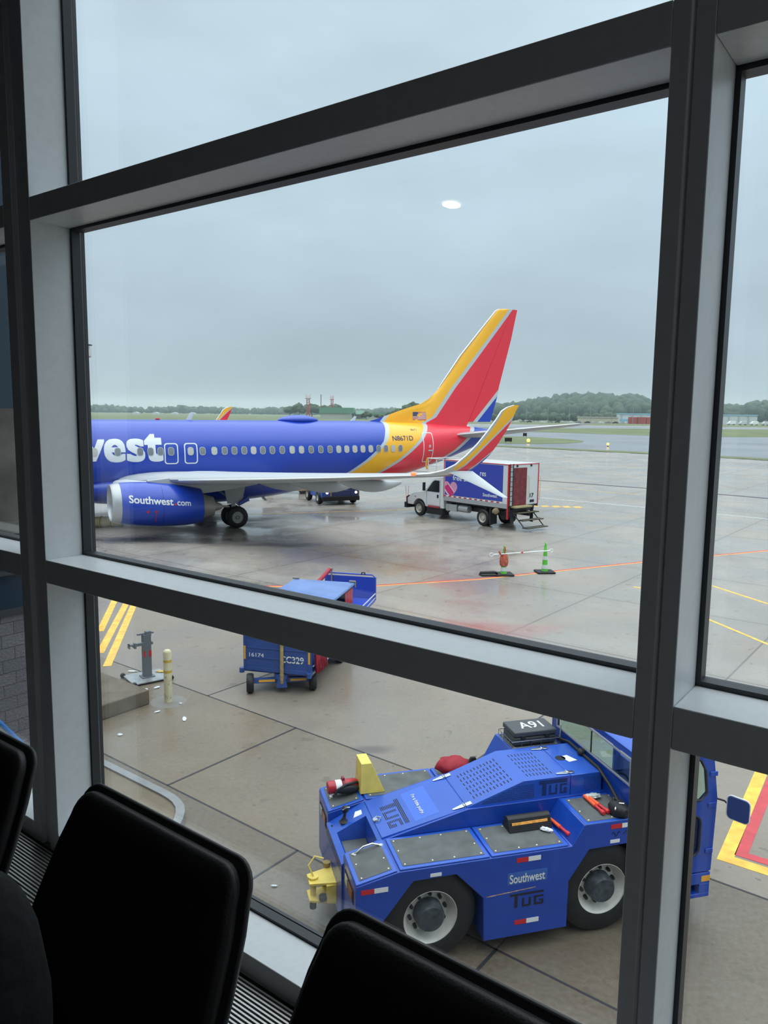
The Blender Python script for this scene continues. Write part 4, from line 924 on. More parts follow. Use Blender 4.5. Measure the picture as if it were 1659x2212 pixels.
# wheels
def tug_wheel(x, y, dirn):
    wdir = 1 if dirn > 0 else -1
    tyre = MB().lathe([(-.17, .30), (-.175, .33), (-.17, .46), (-.13, .525), (-.05, .54), (.05, .54), (.13, .525), (.17, .46), (.175, .33), (.17, .30)], (x, y, .54), 'y', 48).build('wheel', BLACK, tug, smooth=40)
    f = -wdir
    MB().lathe([(f * .172, .300), (f * .165, .318), (f * .150, .300), (f * .12, .285), (f * .06, .262), (f * .03, .235), (f * .03, .16), (f * .10, .15), (f * .10, .02)], (x, y, .54), 'y', 40, caps=False).build('rim', mat('rim_white', (.70, .69, .64), .4, noise=(8, .12)), tyre, smooth=35)
    MB().lathe([(f * .05, .165), (f * .17, .160), (f * .21, .135), (f * .215, .02)], (x, y, .54), 'y', 24).build('hub', mat('hub_grey_paint', (.045, .055, .065), .5, noise=(14, .5)), tyre, smooth=35)
    for k in range(10):
        a = k * 36 * D2R + .2; MB().lathe([(f * .03, .022), (f * .075, .022), (f * .09, .014)], (x + .205 * math.cos(a), y, .54 + .205 * math.sin(a)), 'y', 6).build('wheel_nut', mat('nut_black', (.02, .02, .022), .5), tyre)
    return tyre
for x in (-.59, 1.47):
    tug_wheel(x, .235, 1); tug_wheel(x, 1.905, -1)
b = MB(); b.tube([(-.59, .4, .54), (-.59, 1.74, .54)], .07, 10); b.build('axle', DARK, tug); b = MB(); b.tube([(1.47, .4, .54), (1.47, 1.74, .54)], .07, 10); b.build('axle', DARK, tug)
# reflective tapes, lettering and graffiti on the near side
def side_rect(name, x0, x1, z0, z1, m, parent=None, sl=0, g=.004):
    return MB().hull8([(x0, -g, z0), (x1, -g, z0 + sl), (x1, -.0005, z0 + sl), (x0, -.0005, z0)], [(x0, -g, z1), (x1, -g, z1 + sl), (x1, -.0005, z1 + sl), (x0, -.0005, z1)]).build(name, m, parent or tug)
for x0, z0 in ((-1.375, .965), (.36, 1.065), (.36, .335), (1.50, 1.30)):
    side_rect('reflective_tape_red', x0, x0 + .142, z0, z0 + .052, TRED); side_rect('reflective_tape_white', x0 + .142, x0 + .29, z0, z0 + .052, TWHITE)
side_rect('small_white_label', -.625, -.50, 1.052, 1.09, TWHITE); side_rect('small_white_label', 1.50, 1.62, 1.13, 1.17, TWHITE)
side_rect('name_plate', .26, .735, .815, .955, mat('plate_blue', (.04, .12, .42), .35), g=.003)
text('lettering', 'Southwest', BIGW, tug, plane_fn((.285, -.005, .83), (.42, 0, 0), (0, 0, .105)), .02)
INKB = mat('letter_black', (.01, .01, .02), .5)
b = MB()
for (x0, x1, y0, y1) in ((0, 1, .86, 1.0), (.14, .22, 0, .86), (.36, .42, 0, .62), (.56, .62, 0, .62), (.42, .56, 0, .12), (.72, .78, 0, .66), (.78, 1, .54, .66), (.78, 1, 0, .12), (.94, 1, .12, .36), (.87, .94, .26, .36)):
    b.box(.30 + .40 * x0, .30 + .40 * x1, -.004, -.0005, .54 + .16 * y0, .54 + .16 * y1)
b.build('maker_lettering', INKB, tug)
b = MB(); b.hull8([(.02, -.003, .712), (.60, -.003, .745), (.60, -.0005, .745), (.02, -.0005, .712)], [(.02, -.003, .722), (.60, -.003, .752), (.60, -.0005, .752), (.02, -.0005, .722)]); b.build('scrape', mat('scrape_rust', (.45, .28, .2), .6, noise=(20, .5)), tug)
b = MB()
b.tube([(1.52 + .10 * u - .0, -.004, 1.235 + .03 * math.sin(u * 9)) for u in [k / 14 for k in range(15)]], .0035, 4); b.tube([(1.66 + .04 * k, -.004, 1.22 + .04 * (k % 2)) for k in range(4)], .0035, 4); b.build('scrawl', INKB, tug)
# cab
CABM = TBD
cab = empty('cab', (0, 0, 0), 0, tug)
X0, X1 = 1.79, 2.87
b = MB(); b.box(X0, X0 + .04, .02, 2.0, 1.10, 1.71); b.box(X0, X0 + .04, .02, 2.0, 2.05, 2.12); b.box(X0, X0 + .04, .02, .10, 1.71, 2.05); b.box(X0, X0 + .04, 1.86, 2.0, 1.71, 2.05)
b.build('cab_front', CABM, cab, bevel=.004)
MB().prism([(X0 - .01, 2.12), (X0 + .03, 2.15), (X1 - .10, 2.17), (X1 - .06, 2.12)], .0, 2.02, 'y').build('cab_roof', TB, cab, bevel=.012)
b = MB(); zb0, zb1 = 1.715, 2.045
for q in ((.10, 1.86, zb0, zb0 + .022), (.10, 1.86, zb1 - .022, zb1)): b.box(X0 - .012, X0, q[0], q[1], q[2], q[3])
b.box(X0 - .012, X0, .10, .12, zb0 + .022, zb1 - .022); b.box(X0 - .012, X0, 1.84, 1.86, zb0 + .022, zb1 - .022)
b.build('windscreen_frame', mat('frame_silver', (.42, .43, .46), .4, metal=.3), cab)
MB().box(X0 - .006, X0 + .002, .96, .985, zb0 + .02, zb1 - .02).build('windscreen_divider', BLACK, cab)
CG = glass_mat('cab_glass', (.72, .84, .79), 1.35)
for y0, y1 in ((.121, .96), (.985, 1.84)): MB().box(X0 + .004, X0 + .010, y0, y1, zb0 + .01, zb1 - .01).build('windscreen', CG, cab)
def wall_hole(y0, y1, poly, holes, name, m):
    """side panel in x,z with rounded window holes, made by triangulating between the outlines"""
    bm = bmesh.new(); es = []
    for P in [poly] + holes:
        vs = [bm.verts.new((p[0], y0, p[1])) for p in P]; es += [bm.edges.new((vs[i], vs[(i + 1) % len(vs)])) for i in range(len(vs))]
    bmesh.ops.triangle_fill(bm, use_beauty=True, use_dissolve=False, edges=es)
    r = bmesh.ops.extrude_face_region(bm, geom=bm.faces[:]); bmesh.ops.translate(bm, vec=(0, y1 - y0, 0), verts=[v for v in r['geom'] if isinstance(v, bmesh.types.BMVert)])
    bmesh.ops.recalc_face_normals(bm, faces=bm.faces); me = bpy.data.meshes.new(name); bm.to_mesh(me); bm.free(); me.materials.append(m)
    o = bpy.data.objects.new(name, me); COL.objects.link(o); o.parent = cab; return o
outl = [(X0, .60), (2.86, .60), (2.885, 1.50), (2.79, 2.12), (X0, 2.12)]
def upper_hole(): return [(2.05, 1.56), (2.12, 1.50), (2.66, 1.50), (2.74, 1.58), (2.70, 1.86), (2.63, 1.98), (2.55, 2.03), (2.10, 2.03), (2.05, 1.98)]
def lower_hole(): return rrect(.52, .50, .10, 5, 2.42, 1.06)
wall_hole(.0, .035, outl, [upper_hole(), lower_hole()], 'cab_side', CABM)
b = MB(); b.box(X0, X0 + .09, 1.965, 2.0, .60, 2.12); b.box(2.76, 2.86, 1.965, 2.0, .60, 1.5); b.hull8([(2.76, 1.965, 1.5), (2.86, 1.965, 1.5), (2.86, 2.0, 1.5), (2.76, 2.0, 1.5)], [(2.70, 1.965, 2.12), (2.79, 1.965, 2.12), (2.79, 2.0, 2.12), (2.70, 2.0, 2.12)]); b.box(X0 + .09, 2.76, 1.965, 2.0, .60, .70); b.box(X0 + .09, 2.70, 1.965, 2.0, 2.06, 2.12)
b.build('cab_far_frame', CABM, cab)
for y in (.0,):
    for H_ in (upper_hole(), lower_hole()):
        MB().prism(H_, y + .012, y + .018, 'y').build('side_glass', CG, cab)
        MB().tube([(p[0], y + (0 if y < 1 else .035), p[1]) for p in H_], .014, 6, closed=True).build('window_seal', BLACK, cab, smooth=60)
b = MB(); b.box(2.84, 2.87, .035, 1.965, .60, 1.15); b.hull8([(2.85, .035, 1.5), (2.875, .035, 1.5), (2.875, .16, 1.5), (2.85, .16, 1.5)], [(2.77, .035, 2.12), (2.79, .035, 2.12), (2.79, .16, 2.12), (2.77, .16, 2.12)]); b.hull8([(2.85, 1.84, 1.5), (2.875, 1.84, 1.5), (2.875, 1.965, 1.5), (2.85, 1.965, 1.5)], [(2.77, 1.84, 2.12), (2.79, 1.84, 2.12), (2.79, 1.965, 2.12), (2.77, 1.965, 2.12)]); b.hull8([(2.85, .85, 1.5), (2.875, .85, 1.5), (2.875, 1.0, 1.5), (2.85, 1.0, 1.5)], [(2.77, .85, 2.12), (2.79, .85, 2.12), (2.79, 1.0, 2.12), (2.77, 1.0, 2.12)])
b.build('cab_rear', CABM, cab)
MB().box(2.52, 2.53, -.010, .0, .66, 2.0).build('door_gap', SLOT, cab)
for z in (.83, 1.40, 1.78): MB().box(2.76, 2.86, -.016, 0, z, z + .055).build('door_hinge', CABM, cab, bevel=.004)
b = MB(); b.box(1.9, 2.8, .1, 1.9, .55, .60); b.build('cab_floor', DARK, cab)
st_ = MB().box(2.25, 2.7, .7, 1.2, .60, 1.02).build('driver_seat', BLACK, cab, bevel=.03); MB().box(2.6, 2.70, .7, 1.2, 1.0, 1.22).build('seat_back', BLACK, st_, bevel=.03)
MB().tube([(2.05, .95, 1.1), (2.2, .95, 1.28)], .03, 8).build('steering_column', DARK, cab); MB().tube([(2.2 + .14 * math.cos(a) * .6, .95 + .19 * math.sin(a), 1.28 + .14 * math.cos(a) * .8) for a in [k * math.pi / 8 for k in range(16)]], .014, 6, closed=True).build('steering_wheel', BLACK, cab, smooth=50)
# rear step and bumper
b = MB(); b.box(2.2, 2.86, .0, 2.0, .44, .58); b.box(2.2, 2.86, .0, 2.0, .27, .32); b.box(2.2, 2.30, 0, 2.0, .32, .44); b.box(2.72, 2.86, 0, 2.0, .32, .44); b.build('rear_bumper', CABM, tug, bevel=.006)
MB().box(2.74, 2.855, -.004, 0, .47, .54).build('amber_reflector', mat('reflector_amber', (.75, .36, .03), .4), tug)
# wiper arms and cab front hose
b = MB(); b.tube([(X0 - .03, 1.72, 1.56), (X0 - .03, 1.70, 1.80)], .008, 6); b.lathe([(0, .014), (.02, .014)], (X0 - .03, 1.72, 1.545), 'z', 8); b.build('wiper', mat('wiper_grey', (.45, .45, .43), .4), cab)
b = MB(); b.tube([(X0 - .05, 1.9, 1.56), (X0 - .035, 1.45, 1.665), (X0 - .04, 1.05, 1.66), (X0 - .04, .72, 1.655), (X0 - .04, .45, 1.56), (X0 - .05, .25, 1.47)], .022, 8); b.blob((X0 - .05, 1.12, 1.68), (.05, .06, .05), 3, 2, .1); b.build('cable_run', BLACK, cab, smooth=50)
b = MB(); b.blob((X0 - .12, .12, 1.46), (.12, .14, .09), 8, 3, .10); b.tube([(X0 - .2, .1, 1.45), (X0 - .15, .2, 1.55), (X0 - .05, .1, 1.5)], .02, 6); lampo = b.build('work_lamp', BLACK, tug, smooth=60)
MB().tube([(X0 - .22, .04, 1.50), (X0 - .16, .12, 1.53), (X0 - .1, .05, 1.55)], .01, 6).build('lamp_rim', CHROME, lampo)
# mirror
mi = MB().tube([(2.87, .02, 1.49), (2.96, -.03, 1.47), (3.0, -.12, 1.42), (3.02, -.22, 1.36)], .012, 8).build('mirror_arm', BLACK, tug, smooth=50)
b = MB(); P_ = rrect(.24, .27, .05, 5, 0, 0); mxd = Vector((math.cos(.25), -math.sin(.25), 0)); mc = Vector((2.99, -.22, 1.45)); mn_ = Vector((.1, -.98, .05))
mxd = Vector((.55, -.83, -.05)).normalized(); mn_ = Vector((.83, .55, 0)).normalized()
A = [mc + mxd * p[0] + Vector((0, 0, 1)) * p[1] for p in P_]; b.loft([[p for p in A], [p + mn_ * .04 for p in A]]); b.build('mirror_shell', mat('mirror_face', (.03, .06, .22), .25), mi, bevel=.006)
A = [mc + mxd * p[0] * 1.03 + Vector((0, 0, 1)) * p[1] * 1.03 + mn_ * .012 for p in P_]; MB().tube(A, .008, 6, closed=True).build('mirror_rim', WHITE, mi)
# tow hitch
hi = MB().hull8([(-1.75, .97, .50), (-1.44, .90, .52), (-1.44, 1.24, .52), (-1.75, 1.17, .50)], [(-1.75, .97, .53), (-1.44, .90, .55), (-1.44, 1.24, .55), (-1.75, 1.17, .53)]).build('tow_hitch', TY, tug, bevel=.004)
MB().hull8([(-1.75, .97, .30), (-1.44, .90, .28), (-1.44, 1.24, .28), (-1.75, 1.17, .30)], [(-1.75, .97, .33), (-1.44, .90, .31), (-1.44, 1.24, .31), (-1.75, 1.17, .33)]).build('lower_plate', TY, hi, bevel=.004)
for y in (.90, 1.21): MB().box(-1.56, -1.44, y, y + .03, .31, .52).build('web_plate', TY, hi)
b = MB(); b.lathe([(0, .035), (.26, .035)], (-1.69, 1.07, .28), 'z', 12); b.lathe([(0, .06), (.03, .06)], (-1.69, 1.07, .53), 'z', 12); b.build('hitch_pin', TY, hi, smooth=40)
MB().tube([(-1.69, 1.07, .56), (-1.74, 1.10, .68), (-1.66, 1.14, .76), (-1.56, 1.10, .74)], .010, 6).build('pin_handle', TY, hi, smooth=50)
MB().lathe([(0, .045), (.05, .05)], (-1.60, .93, .34), 'z', 12).build('roller', BLACK, hi); MB().lathe([(0, .04), (.05, .045)], (-1.50, 1.24, .555), 'z', 12).build('spring_cup', mat('rust_yellow', (.35, .25, .08), .7), hi)
MB().lathe([(0, .04), (.07, .04)], (-1.70, 1.02, .20), 'z', 12).build('pin_foot', BLACK, hi)

# things lying on the tractor
def TW(x, y, z): return Vector((1.137 + math.cos(TRZ) * x - math.sin(TRZ) * y, 7.654 + math.sin(TRZ) * x + math.cos(TRZ) * y, z))
def on_tug(name, x, y, z, rz, label, cat, group=None):
    return tag(empty(name, TW(x, y, z), TRZ + rz), label, cat, group)
fe = on_tug('fire_extinguisher', -1.19, 1.80, 1.245, .06, 'red fire extinguisher lying on the far front cover beside the yellow box', 'fire extinguisher')
REDX = mat('extinguisher_red', (.42, .02, .035), .35)
MB().lathe([(-.20, .05), (-.195, .072), (-.18, .078), (.14, .078), (.19, .06), (.21, .03)], (0, 0, 0), 'x', 24).build('cylinder', REDX, fe, smooth=40)
b = MB(); b.box(.19, .235, -.02, .02, -.02, .03); b.hull8([(.2, -.012, .01), (.26, -.012, .03), (.26, .012, .03), (.2, .012, .01)], [(.2, -.012, .02), (.26, -.012, .06), (.26, .012, .06), (.2, .012, .02)]); b.build('valve', CHROME, fe, bevel=.003)
MB().lathe([(-.10, .0805), (-.02, .0805)], (0, 0, 0), 'x', 24, caps=False).build('label_band', TWHITE, fe, smooth=40)
MB().tube([(.22, 0, .0), (.16, -.07, .06), (.02, -.10, .06), (-.10, -.10, .0), (-.12, -.10, -.05)], .016, 8).build('hose', BLACK, fe, smooth=60)
MB().blob((.04, -.095, -.01), (.15, .03, .055), 5, 2, .05).build('nozzle_horn', BLACK, fe, smooth=60)
b = MB(); b.lathe([(-.012, .088), (.018, .088)], (0, 0, 0), 'x', 24, caps=True); b.box(-.012, .018, -.03, .03, .085, .115); b.build('strap', mat('strap_maroon', (.22, .02, .04), .5), fe)
yb = on_tug('yellow_box', -.87, 1.80, 1.185, 0, 'yellow steel wedge box standing upright on the far front fender', 'box')
MB().hull8([(-.13, -.16, 0), (.19, -.16, 0), (.19, .13, 0), (-.13, .13, 0)], [(-.11, -.13, .38), (.02, -.13, .38), (.02, .16, .38), (-.11, .16, .38)]).build('casing', TY, yb, bevel=.004)
ch = on_tug('wheel_chock', .70, .47, 1.185, 0, 'black rubber wheel chock with orange band on the near fender', 'chock')
MB().prism([(-.11, 0), (-.10, .02), (-.05, .13), (-.02, .15), (.02, .15), (.05, .13), (.10, .02), (.11, 0)], -.26, .27, 'x').build('block', mat('chock_rubber', (.018, .018, .019), .6), ch, bevel=.004)
b = MB()
for k in range(7): b.hull8([(-.255, -.108 + k * .008, .012 + k * .019), (.265, -.108 + k * .008, .012 + k * .019), (.265, -.104 + k * .008, .012 + k * .019), (-.255, -.104 + k * .008, .012 + k * .019)], [(-.255, -.106 + k * .008, .02 + k * .019), (.265, -.106 + k * .008, .02 + k * .019), (.265, -.10 + k * .008, .02 + k * .019), (-.255, -.10 + k * .008, .02 + k * .019)])
b.build('ribs', BLACK, ch)
MB().hull8([(-.22, -.084, .075), (.22, -.084, .080), (.22, -.078, .080), (-.22, -.078, .075)], [(-.22, -.074, .100), (.22, -.074, .105), (.22, -.068, .105), (-.22, -.068, .100)]).build('orange_band', mat('band_orange', (.75, .33, .06), .6, noise=(20, .3)), ch)
def wand(x, y, z, rz, label, L=.40):
    r = on_tug('marshalling_wand', x, y, z, rz, label, 'wand', 'orange marshalling wands on the tractor')
    MB().lathe([(-.22, .012), (-.215, .019), (.02, .022), (.03, .024)], (0, 0, 0), 'x', 14).build('lens', mat('wand_orange', (.90, .13, .04), .35), r, smooth=40)
    MB().lathe([(.03, .018), (.15, .018), (.155, .026), (.20, .026), (.205, .02)], (0, 0, 0), 'x', 14).build('handle', mat('wand_red', (.60, .03, .04), .4), r, smooth=40)
wand(1.04, .34, 1.212, -82 * D2R, 'orange marshalling wand lying alone beside the black wheel chock')
wand(1.47, .32, 1.428, -88 * D2R, 'left of the two orange marshalling wands lying together on the grey deck')
wand(1.52, .33, 1.428, -83 * D2R, 'right of the two orange marshalling wands lying together on the grey deck')
CLEAR = mat('crumpled_film', (.45, .50, .47), .3); RAG = mat('white_rag', (.66, .68, .70), .8)
def crumple(name, loc, r, seed, m, label, cat, rz=0):
    o = MB().blob((0, 0, 0), r, seed, 3, .25).build(name, m, smooth=80); o.location = loc; o.rotation_euler = (0, 0, rz); return tag(o, label, cat)
crumple('plastic_film', TW(1.56, .50, 1.433), (.10, .05, .025), 11, CLEAR, 'crumpled clear plastic film above the pair of orange wands', 'litter', .2)
crumple('rag', TW(.87, .32, 1.205), (.07, .035, .02), 12, RAG, 'white crumpled rag between the wheel chock and the single wand', 'rag', -.5)
# red bag behind the bonnet
rb = tag(MB().blob((0, 0, 0), (.25, .17, .13), 21, 3, .16).build('red_bag', mat('red_cloth', (.30, .010, .022), .7, bump=(14, .6)), smooth=80), 'red fabric bag slumped on the far fender behind the bonnet', 'bag')
rb.location = TW(.30, 1.82, 1.32); rb.rotation_euler = (0, .2, TRZ + .2)
bk_ = tag(MB().hull8([(-.12, -.03, 0), (.12, -.03, 0), (.12, .03, 0), (-.12, .03, 0)], [(-.02, -.02, .16), (.04, -.02, .16), (.04, .02, .16), (-.02, .02, .16)]).build('rubber_flap', BLACK, bevel=.006), 'black pointed rubber chock standing behind the bonnet next to the red bag', 'chock')
bk_.location = TW(.62, 1.98, 1.185); bk_.rotation_euler = (0, 0, TRZ)
# tool case in a wire basket
bs = on_tug('wire_basket', 1.38, 1.83, 1.578, 0, 'thin wire basket holding the grey tool case in front of the cab', 'basket')
b = MB(); cs = [(-.36, -.22), (.33, -.22), (.33, .22), (-.36, .22)]
for z in (.006, .09): b.tube([(x, y, z) for x, y in cs], .006, 6, closed=True)
for i in range(4):
    a, c = cs[i], cs[(i + 1) % 4]
    for k in range(5): u = k / 5; b.tube([(a[0] + (c[0] - a[0]) * u, a[1] + (c[1] - a[1]) * u, .006), (a[0] + (c[0] - a[0]) * u, a[1] + (c[1] - a[1]) * u, .09)], .004, 5)
b.build('wires', STEEL, bs)
tcx = on_tug('tool_case', 1.37, 1.83, 1.592, 0, 'dark grey hard tool case numbered in white, in the wire basket', 'case')
CASE = mat('case_grey', (.055, .060, .066), .45)
MB().box(-.30, .29, -.185, .185, 0, .11).build('case_body', CASE, tcx, bevel=.02, seg=3)
ld = MB().box(-.31, .30, -.195, .195, .115, .19).build('case_lid', CASE, tcx, bevel=.02, seg=3)
text('lettering', 'A91', mat('stencil_white', (.6, .6, .6), .6), ld, plane_fn((-.16, -.10, .1915), (.33, 0, 0), (0, .20, 0)), .02)
for x in (-.18, .16): MB().box(x - .03, x + .03, -.205, -.185, .09, .14).build('case_latch', BLACK, tcx, bevel=.004)
MB().tube([(-.08, -.19, .08), (-.08, -.215, .05), (.08, -.215, .05), (.08, -.19, .08)], .010, 6).build('case_handle', BLACK, tcx)

# ------------------------------------------------------------------ catering truck: local x to its rear, y away from the viewer
def vehicle_wheel(parent, x, y, r, w_, rimr, rimm, face=-1, name='wheel'):
    ty = MB().lathe([(-w_ / 2, rimr), (-w_ / 2, r * .86), (-w_ * .32, r * .98), (0, r), (w_ * .32, r * .98), (w_ / 2, r * .86), (w_ / 2, rimr)], (x, y, r), 'y', 32).build(name, BLACK, parent, smooth=40)
    MB().lathe([(face * w_ * .5, rimr), (face * w_ * .42, rimr * .92), (face * w_ * .12, rimr * .75), (face * w_ * .12, rimr * .45), (face * w_ * .4, rimr * .38), (face * w_ * .42, .01)], (x, y, r), 'y', 24, caps=False).build('rim', rimm, ty, smooth=35)
    return ty
trk = empty('catering_truck', (2.01, 43.99, 0), math.atan2(-.77, .64))
tag(trk, 'white catering truck with blue high-lift box standing under the airliner tail', 'truck')
TKW = mat('truck_white', (.60, .62, .63), .35, coat=.2); PANB = mat('box_panel_blue', (.035, .055, .36), .5); ALU = mat('box_aluminium', (.42, .43, .44), .45, metal=.4)
BX0, BX1, BW = 2.05, 6.78, 2.35
bx = MB().box(BX0, BX1, 0, BW, 1.24, 3.38).build('cargo_box', TKW, trk, bevel=.01)
MB().box(BX0 + .09, 6.38, -.012, -.001, 1.44, 3.30).build('side_panel', PANB, bx)
MB().box(BX0, BX1, -.02, 0, 1.10, 1.34).build('side_rail', ALU, trk); MB().box(BX0, BX1, BW, BW + .02, 1.10, 1.34).build('side_rail', ALU, trk)
b = MB(); b.box(BX0, BX1, .3, BW - .3, .98, 1.235); b.box(-.9, BX1, .55, .70, .62, .86); b.box(-.9, BX1, 1.65, 1.80, .62, .86)
for x in (2.4, 3.6, 5.0, 6.4): b.box(x, x + .12, .2, BW - .2, .86, .98)
b.build('chassis', DARK, trk)
b = MB()
for k in range(22):
    x = BX0 + .02 + k * .196; b.add([(x, -.023, 1.345), (x + .19, -.023, 1.345), (x + .19, -.023, 1.405), (x, -.023, 1.405)], [(0, 1, 2, 3)], k % 2)
b.build('conspicuity_tape', [TRED, TWHITE], bx)
b = MB()
for q in ((BX0, BX0 + .03, 1.24, 3.38), (6.72, 6.78, 1.10, 3.38)): b.box(q[0], q[1], -.028, -.001, q[2], q[3])
b.box(BX0, BX1, -.028, -.001, 3.345, 3.38); b.box(BX1, BX1 + .02, 2.29, 2.35, 1.24, 3.38); b.box(BX1, BX1 + .02, 0, .05, 1.24, 3.38); b.box(BX1, BX1 + .02, 0, 2.35, 3.34, 3.38)
b.build('red_trim', TRED, bx)
def on_side(x0, x1, z0, z1): return plane_fn((x0, -.0155, z0), (x1 - x0, 0, 0), (0, 0, z1 - z0))
text('lettering', 'free snacks', BIGW, bx, on_side(2.75, 4.72, 2.28, 2.56), .015); text('lettering', 'p', BIGW, bx, on_side(3.20, 3.36, 2.58, 2.86), .015); text('lettering', 'res', BIGW, bx, on_side(4.78, 5.20, 2.66, 2.86), .015)
text('lettering', 'Southwest', BIGW, bx, on_side(5.02, 6.02, 1.60, 1.78), .02)
# heart mark
def heart(cx, cz, s_, n=40):
    P = []
    for k in range(n):
        a = 2 * math.pi * k / n; P.append((cx + s_ * .062 * 16 * math.sin(a) ** 3, cz + s_ * .062 * (13 * math.cos(a) - 5 * math.cos(2 * a) - 2 * math.cos(3 * a) - math.cos(4 * a))))
    return P
H_ = [(max(BX0 + .095, x), z) for x, z in heart(2.55, 1.78, .56)]
b = MB(); b.add([(x, -.014, z) for x, z in H_], [tuple(range(len(H_)))]); b.build('heart_mark', mat('heart_pink', (.60, .28, .42), .5), bx)
H2 = [(max(BX0 + .1, min(x, 2.52 + .45 * (z > 0))), z) for x, z in heart(2.46, 1.86, .47)]
b = MB(); b.add([(2.15, -.0165, 1.90), (2.42, -.0165, 2.05), (2.88, -.0165, 1.62), (2.72, -.0165, 1.42), (2.58, -.0165, 1.33), (2.15, -.0165, 1.74)], [(0, 1, 2, 3, 4, 5)]); b.build('heart_band', mat('heart_magenta', (.55, .03, .16), .5), bx)
for q in (((2.15, 1.70), (2.15, 1.76), (2.58, 1.36), (2.55, 1.32)), ((2.40, 2.05), (2.44, 2.07), (2.90, 1.64), (2.88, 1.60))): MB().add([(x, -.0175, z) for x, z in q], [(0, 1, 2, 3)]).build('heart_line', TWHITE, bx)
# rear: door curtain, ladder, rails, steps
MB().box(BX1 + .002, BX1 + .03, .30, 1.36, 1.24, 3.18).build('rear_curtain', mat('maroon_curtain', (.16, .022, .028), .6, noise=(4, .35), bump=(12, .8)), bx)
b = MB(); b.tube([(BX1 + .06, 0.02, .62), (BX1 + .06, 0.02, 3.40)], .022, 8); b.tube([(BX1 + .06, .26, .62), (BX1 + .06, .26, 3.40)], .022, 8)
for k in range(11): b.tube([(BX1 + .06, .02, .75 + k * .25), (BX1 + .06, .26, .75 + k * .25)], .016, 6)
b.build('ladder', BLACK, trk)
for y, z0, z1 in ((1.50, 1.55, 2.75), (2.38, 1.45, 2.75)): MB().tube([(BX1 + .01, y, z0), (BX1 + .09, y, z0 + .05), (BX1 + .09, y, z1 - .05), (BX1 + .01, y, z1)], .016, 6).build('grab_rail', mat('rail_cream', (.60, .50, .26), .5), trk, smooth=50)
text('lettering', '17', INKB, bx, plane_fn((BX1 + .021, 1.66, 1.60), (0, .30, 0), (0, 0, .22)), .02)
MB().box(BX1 + .0005, BX1 + .01, 1.68, 2.02, 1.34, 1.48).build('label_plate', INKB, bx)
for y in (.6, 1.7): MB().lathe([(0, .06), (.05, .05)], (BX1, y, 3.28), 'x', 12).build('marker_lamp', BLACK, bx)
MB().box(BX1, BX1 + .35, .2, 1.5, 1.15, 1.23).build('rear_sill', mat('worn_yellow', (.40, .34, .16), .6), trk)
b = MB(); STP = mat('step_dark', (.035, .034, .032), .8)
for k, (z, x) in enumerate(((.86, .28), (.52, .60), (.16, .90))):
    q = MB().box(BX1 + x - .14, BX1 + x + .20, .25, 1.9, z, z + .05).build('step', STP, trk); MB().box(BX1 + x + .18, BX1 + x + .205, .25, 1.9, z + .05, z + .058).build('step_edge', mat('worn_yellow', (.40, .34, .16), .6), q)
b = MB()
for y in (.3, 1.85): b.hull8([(BX1 - .1, y, .3), (BX1 + .1, y, .3), (BX1 + .1, y + .04, .3), (BX1 - .1, y + .04, .3)], [(BX1 - .1, y, 1.15), (BX1 + .1, y, 1.15), (BX1 + .1, y + .04, 1.15), (BX1 - .1, y + .04, 1.15)]); b.tube([(BX1 + .05, y, .9), (BX1 + .45, y, .54), (BX1 + .85, y, .18)], .03, 6)
b.build('stair_frame', DARK, trk)
for x, z in ((BX1 - .08, .55),): MB().box(x, x + .08, -.03, .03, z, 1.1).build('corner_post', TRED, trk)
# front platform rail towards the aircraft
b = MB(); P0 = [(2.02, .02), (.72, .02), (.72, 1.6), (2.02, 1.6)]
for z in (2.98, 3.38):
    for a, c in zip(P0, P0[1:]): b.tube([(a[0], a[1], z), (c[0], c[1], z)], .025, 8)
for x, y in P0[1:3] + [(1.4, .02)]: b.tube([(x, y, 2.55), (x, y, 3.38)], .025, 8)
b.box(.70, 2.05, 0, 2.3, 2.52, 2.60); b.box(1.3, 2.05, -.0, 2.3, 2.60, 2.72)
b.build('loading_bridge', TKW, trk)
MB().tube([(.66, .0, 2.74), (.60, -.03, 2.95), (.62, -.03, 3.2), (.70, .0, 3.4)], .05, 8).build('rubber_bumper', mat('bumper_yellow', (.70, .38, .04), .6), trk, smooth=50)
# cab of the truck
cbp = [(-1.0, .62), (-1.02, .95), (-.72, 1.22), (-.40, 1.34), (.40, 1.46), (1.05, 2.12), (1.25, 2.26), (1.98, 2.30), (2.02, 2.2), (2.02, .62)]
ARC = [(.52, .62)] + [(.0 + .55 * math.cos(a * D2R), .46 + .55 * math.sin(a * D2R)) for a in range(20, 165, 12)] + [(-.54, .62)]
cabt = MB().prism(cbp + ARC, .04, 2.30, 'y').build('truck_cab', TKW, trk, bevel=.03)
cabt.modifiers['b'].width = .02
MB().prism([(.62, 1.50), (1.10, 2.06), (1.28, 2.16), (1.66, 2.16), (1.66, 1.50)], .028, .038, 'y').build('side_window', mat('dark_cab_glass', (.015, .02, .022), .1), cabt)
MB().hull8([(.44, .22, 1.52), (.46, 2.1, 1.52), (.46, 2.1, 1.53), (.44, .22, 1.53)], [(1.02, .22, 2.12), (1.02, 2.1, 2.12), (1.03, 2.1, 2.13), (1.03, .22, 2.13)]).build('windscreen', mat('dark_cab_glass', (.015, .02, .022), .1), cabt)
b = MB(); b.box(.60, .612, .033, .0395, .72, 1.48); b.box(1.72, 1.732, .033, .0395, .72, 2.2); b.box(.60, 1.73, .033, .0395, .72, .73); b.build('door_seam', DARK, cabt)
MB().box(1.48, 1.60, .02, .04, 1.18, 1.36).build('door_handle', BLACK, cabt)
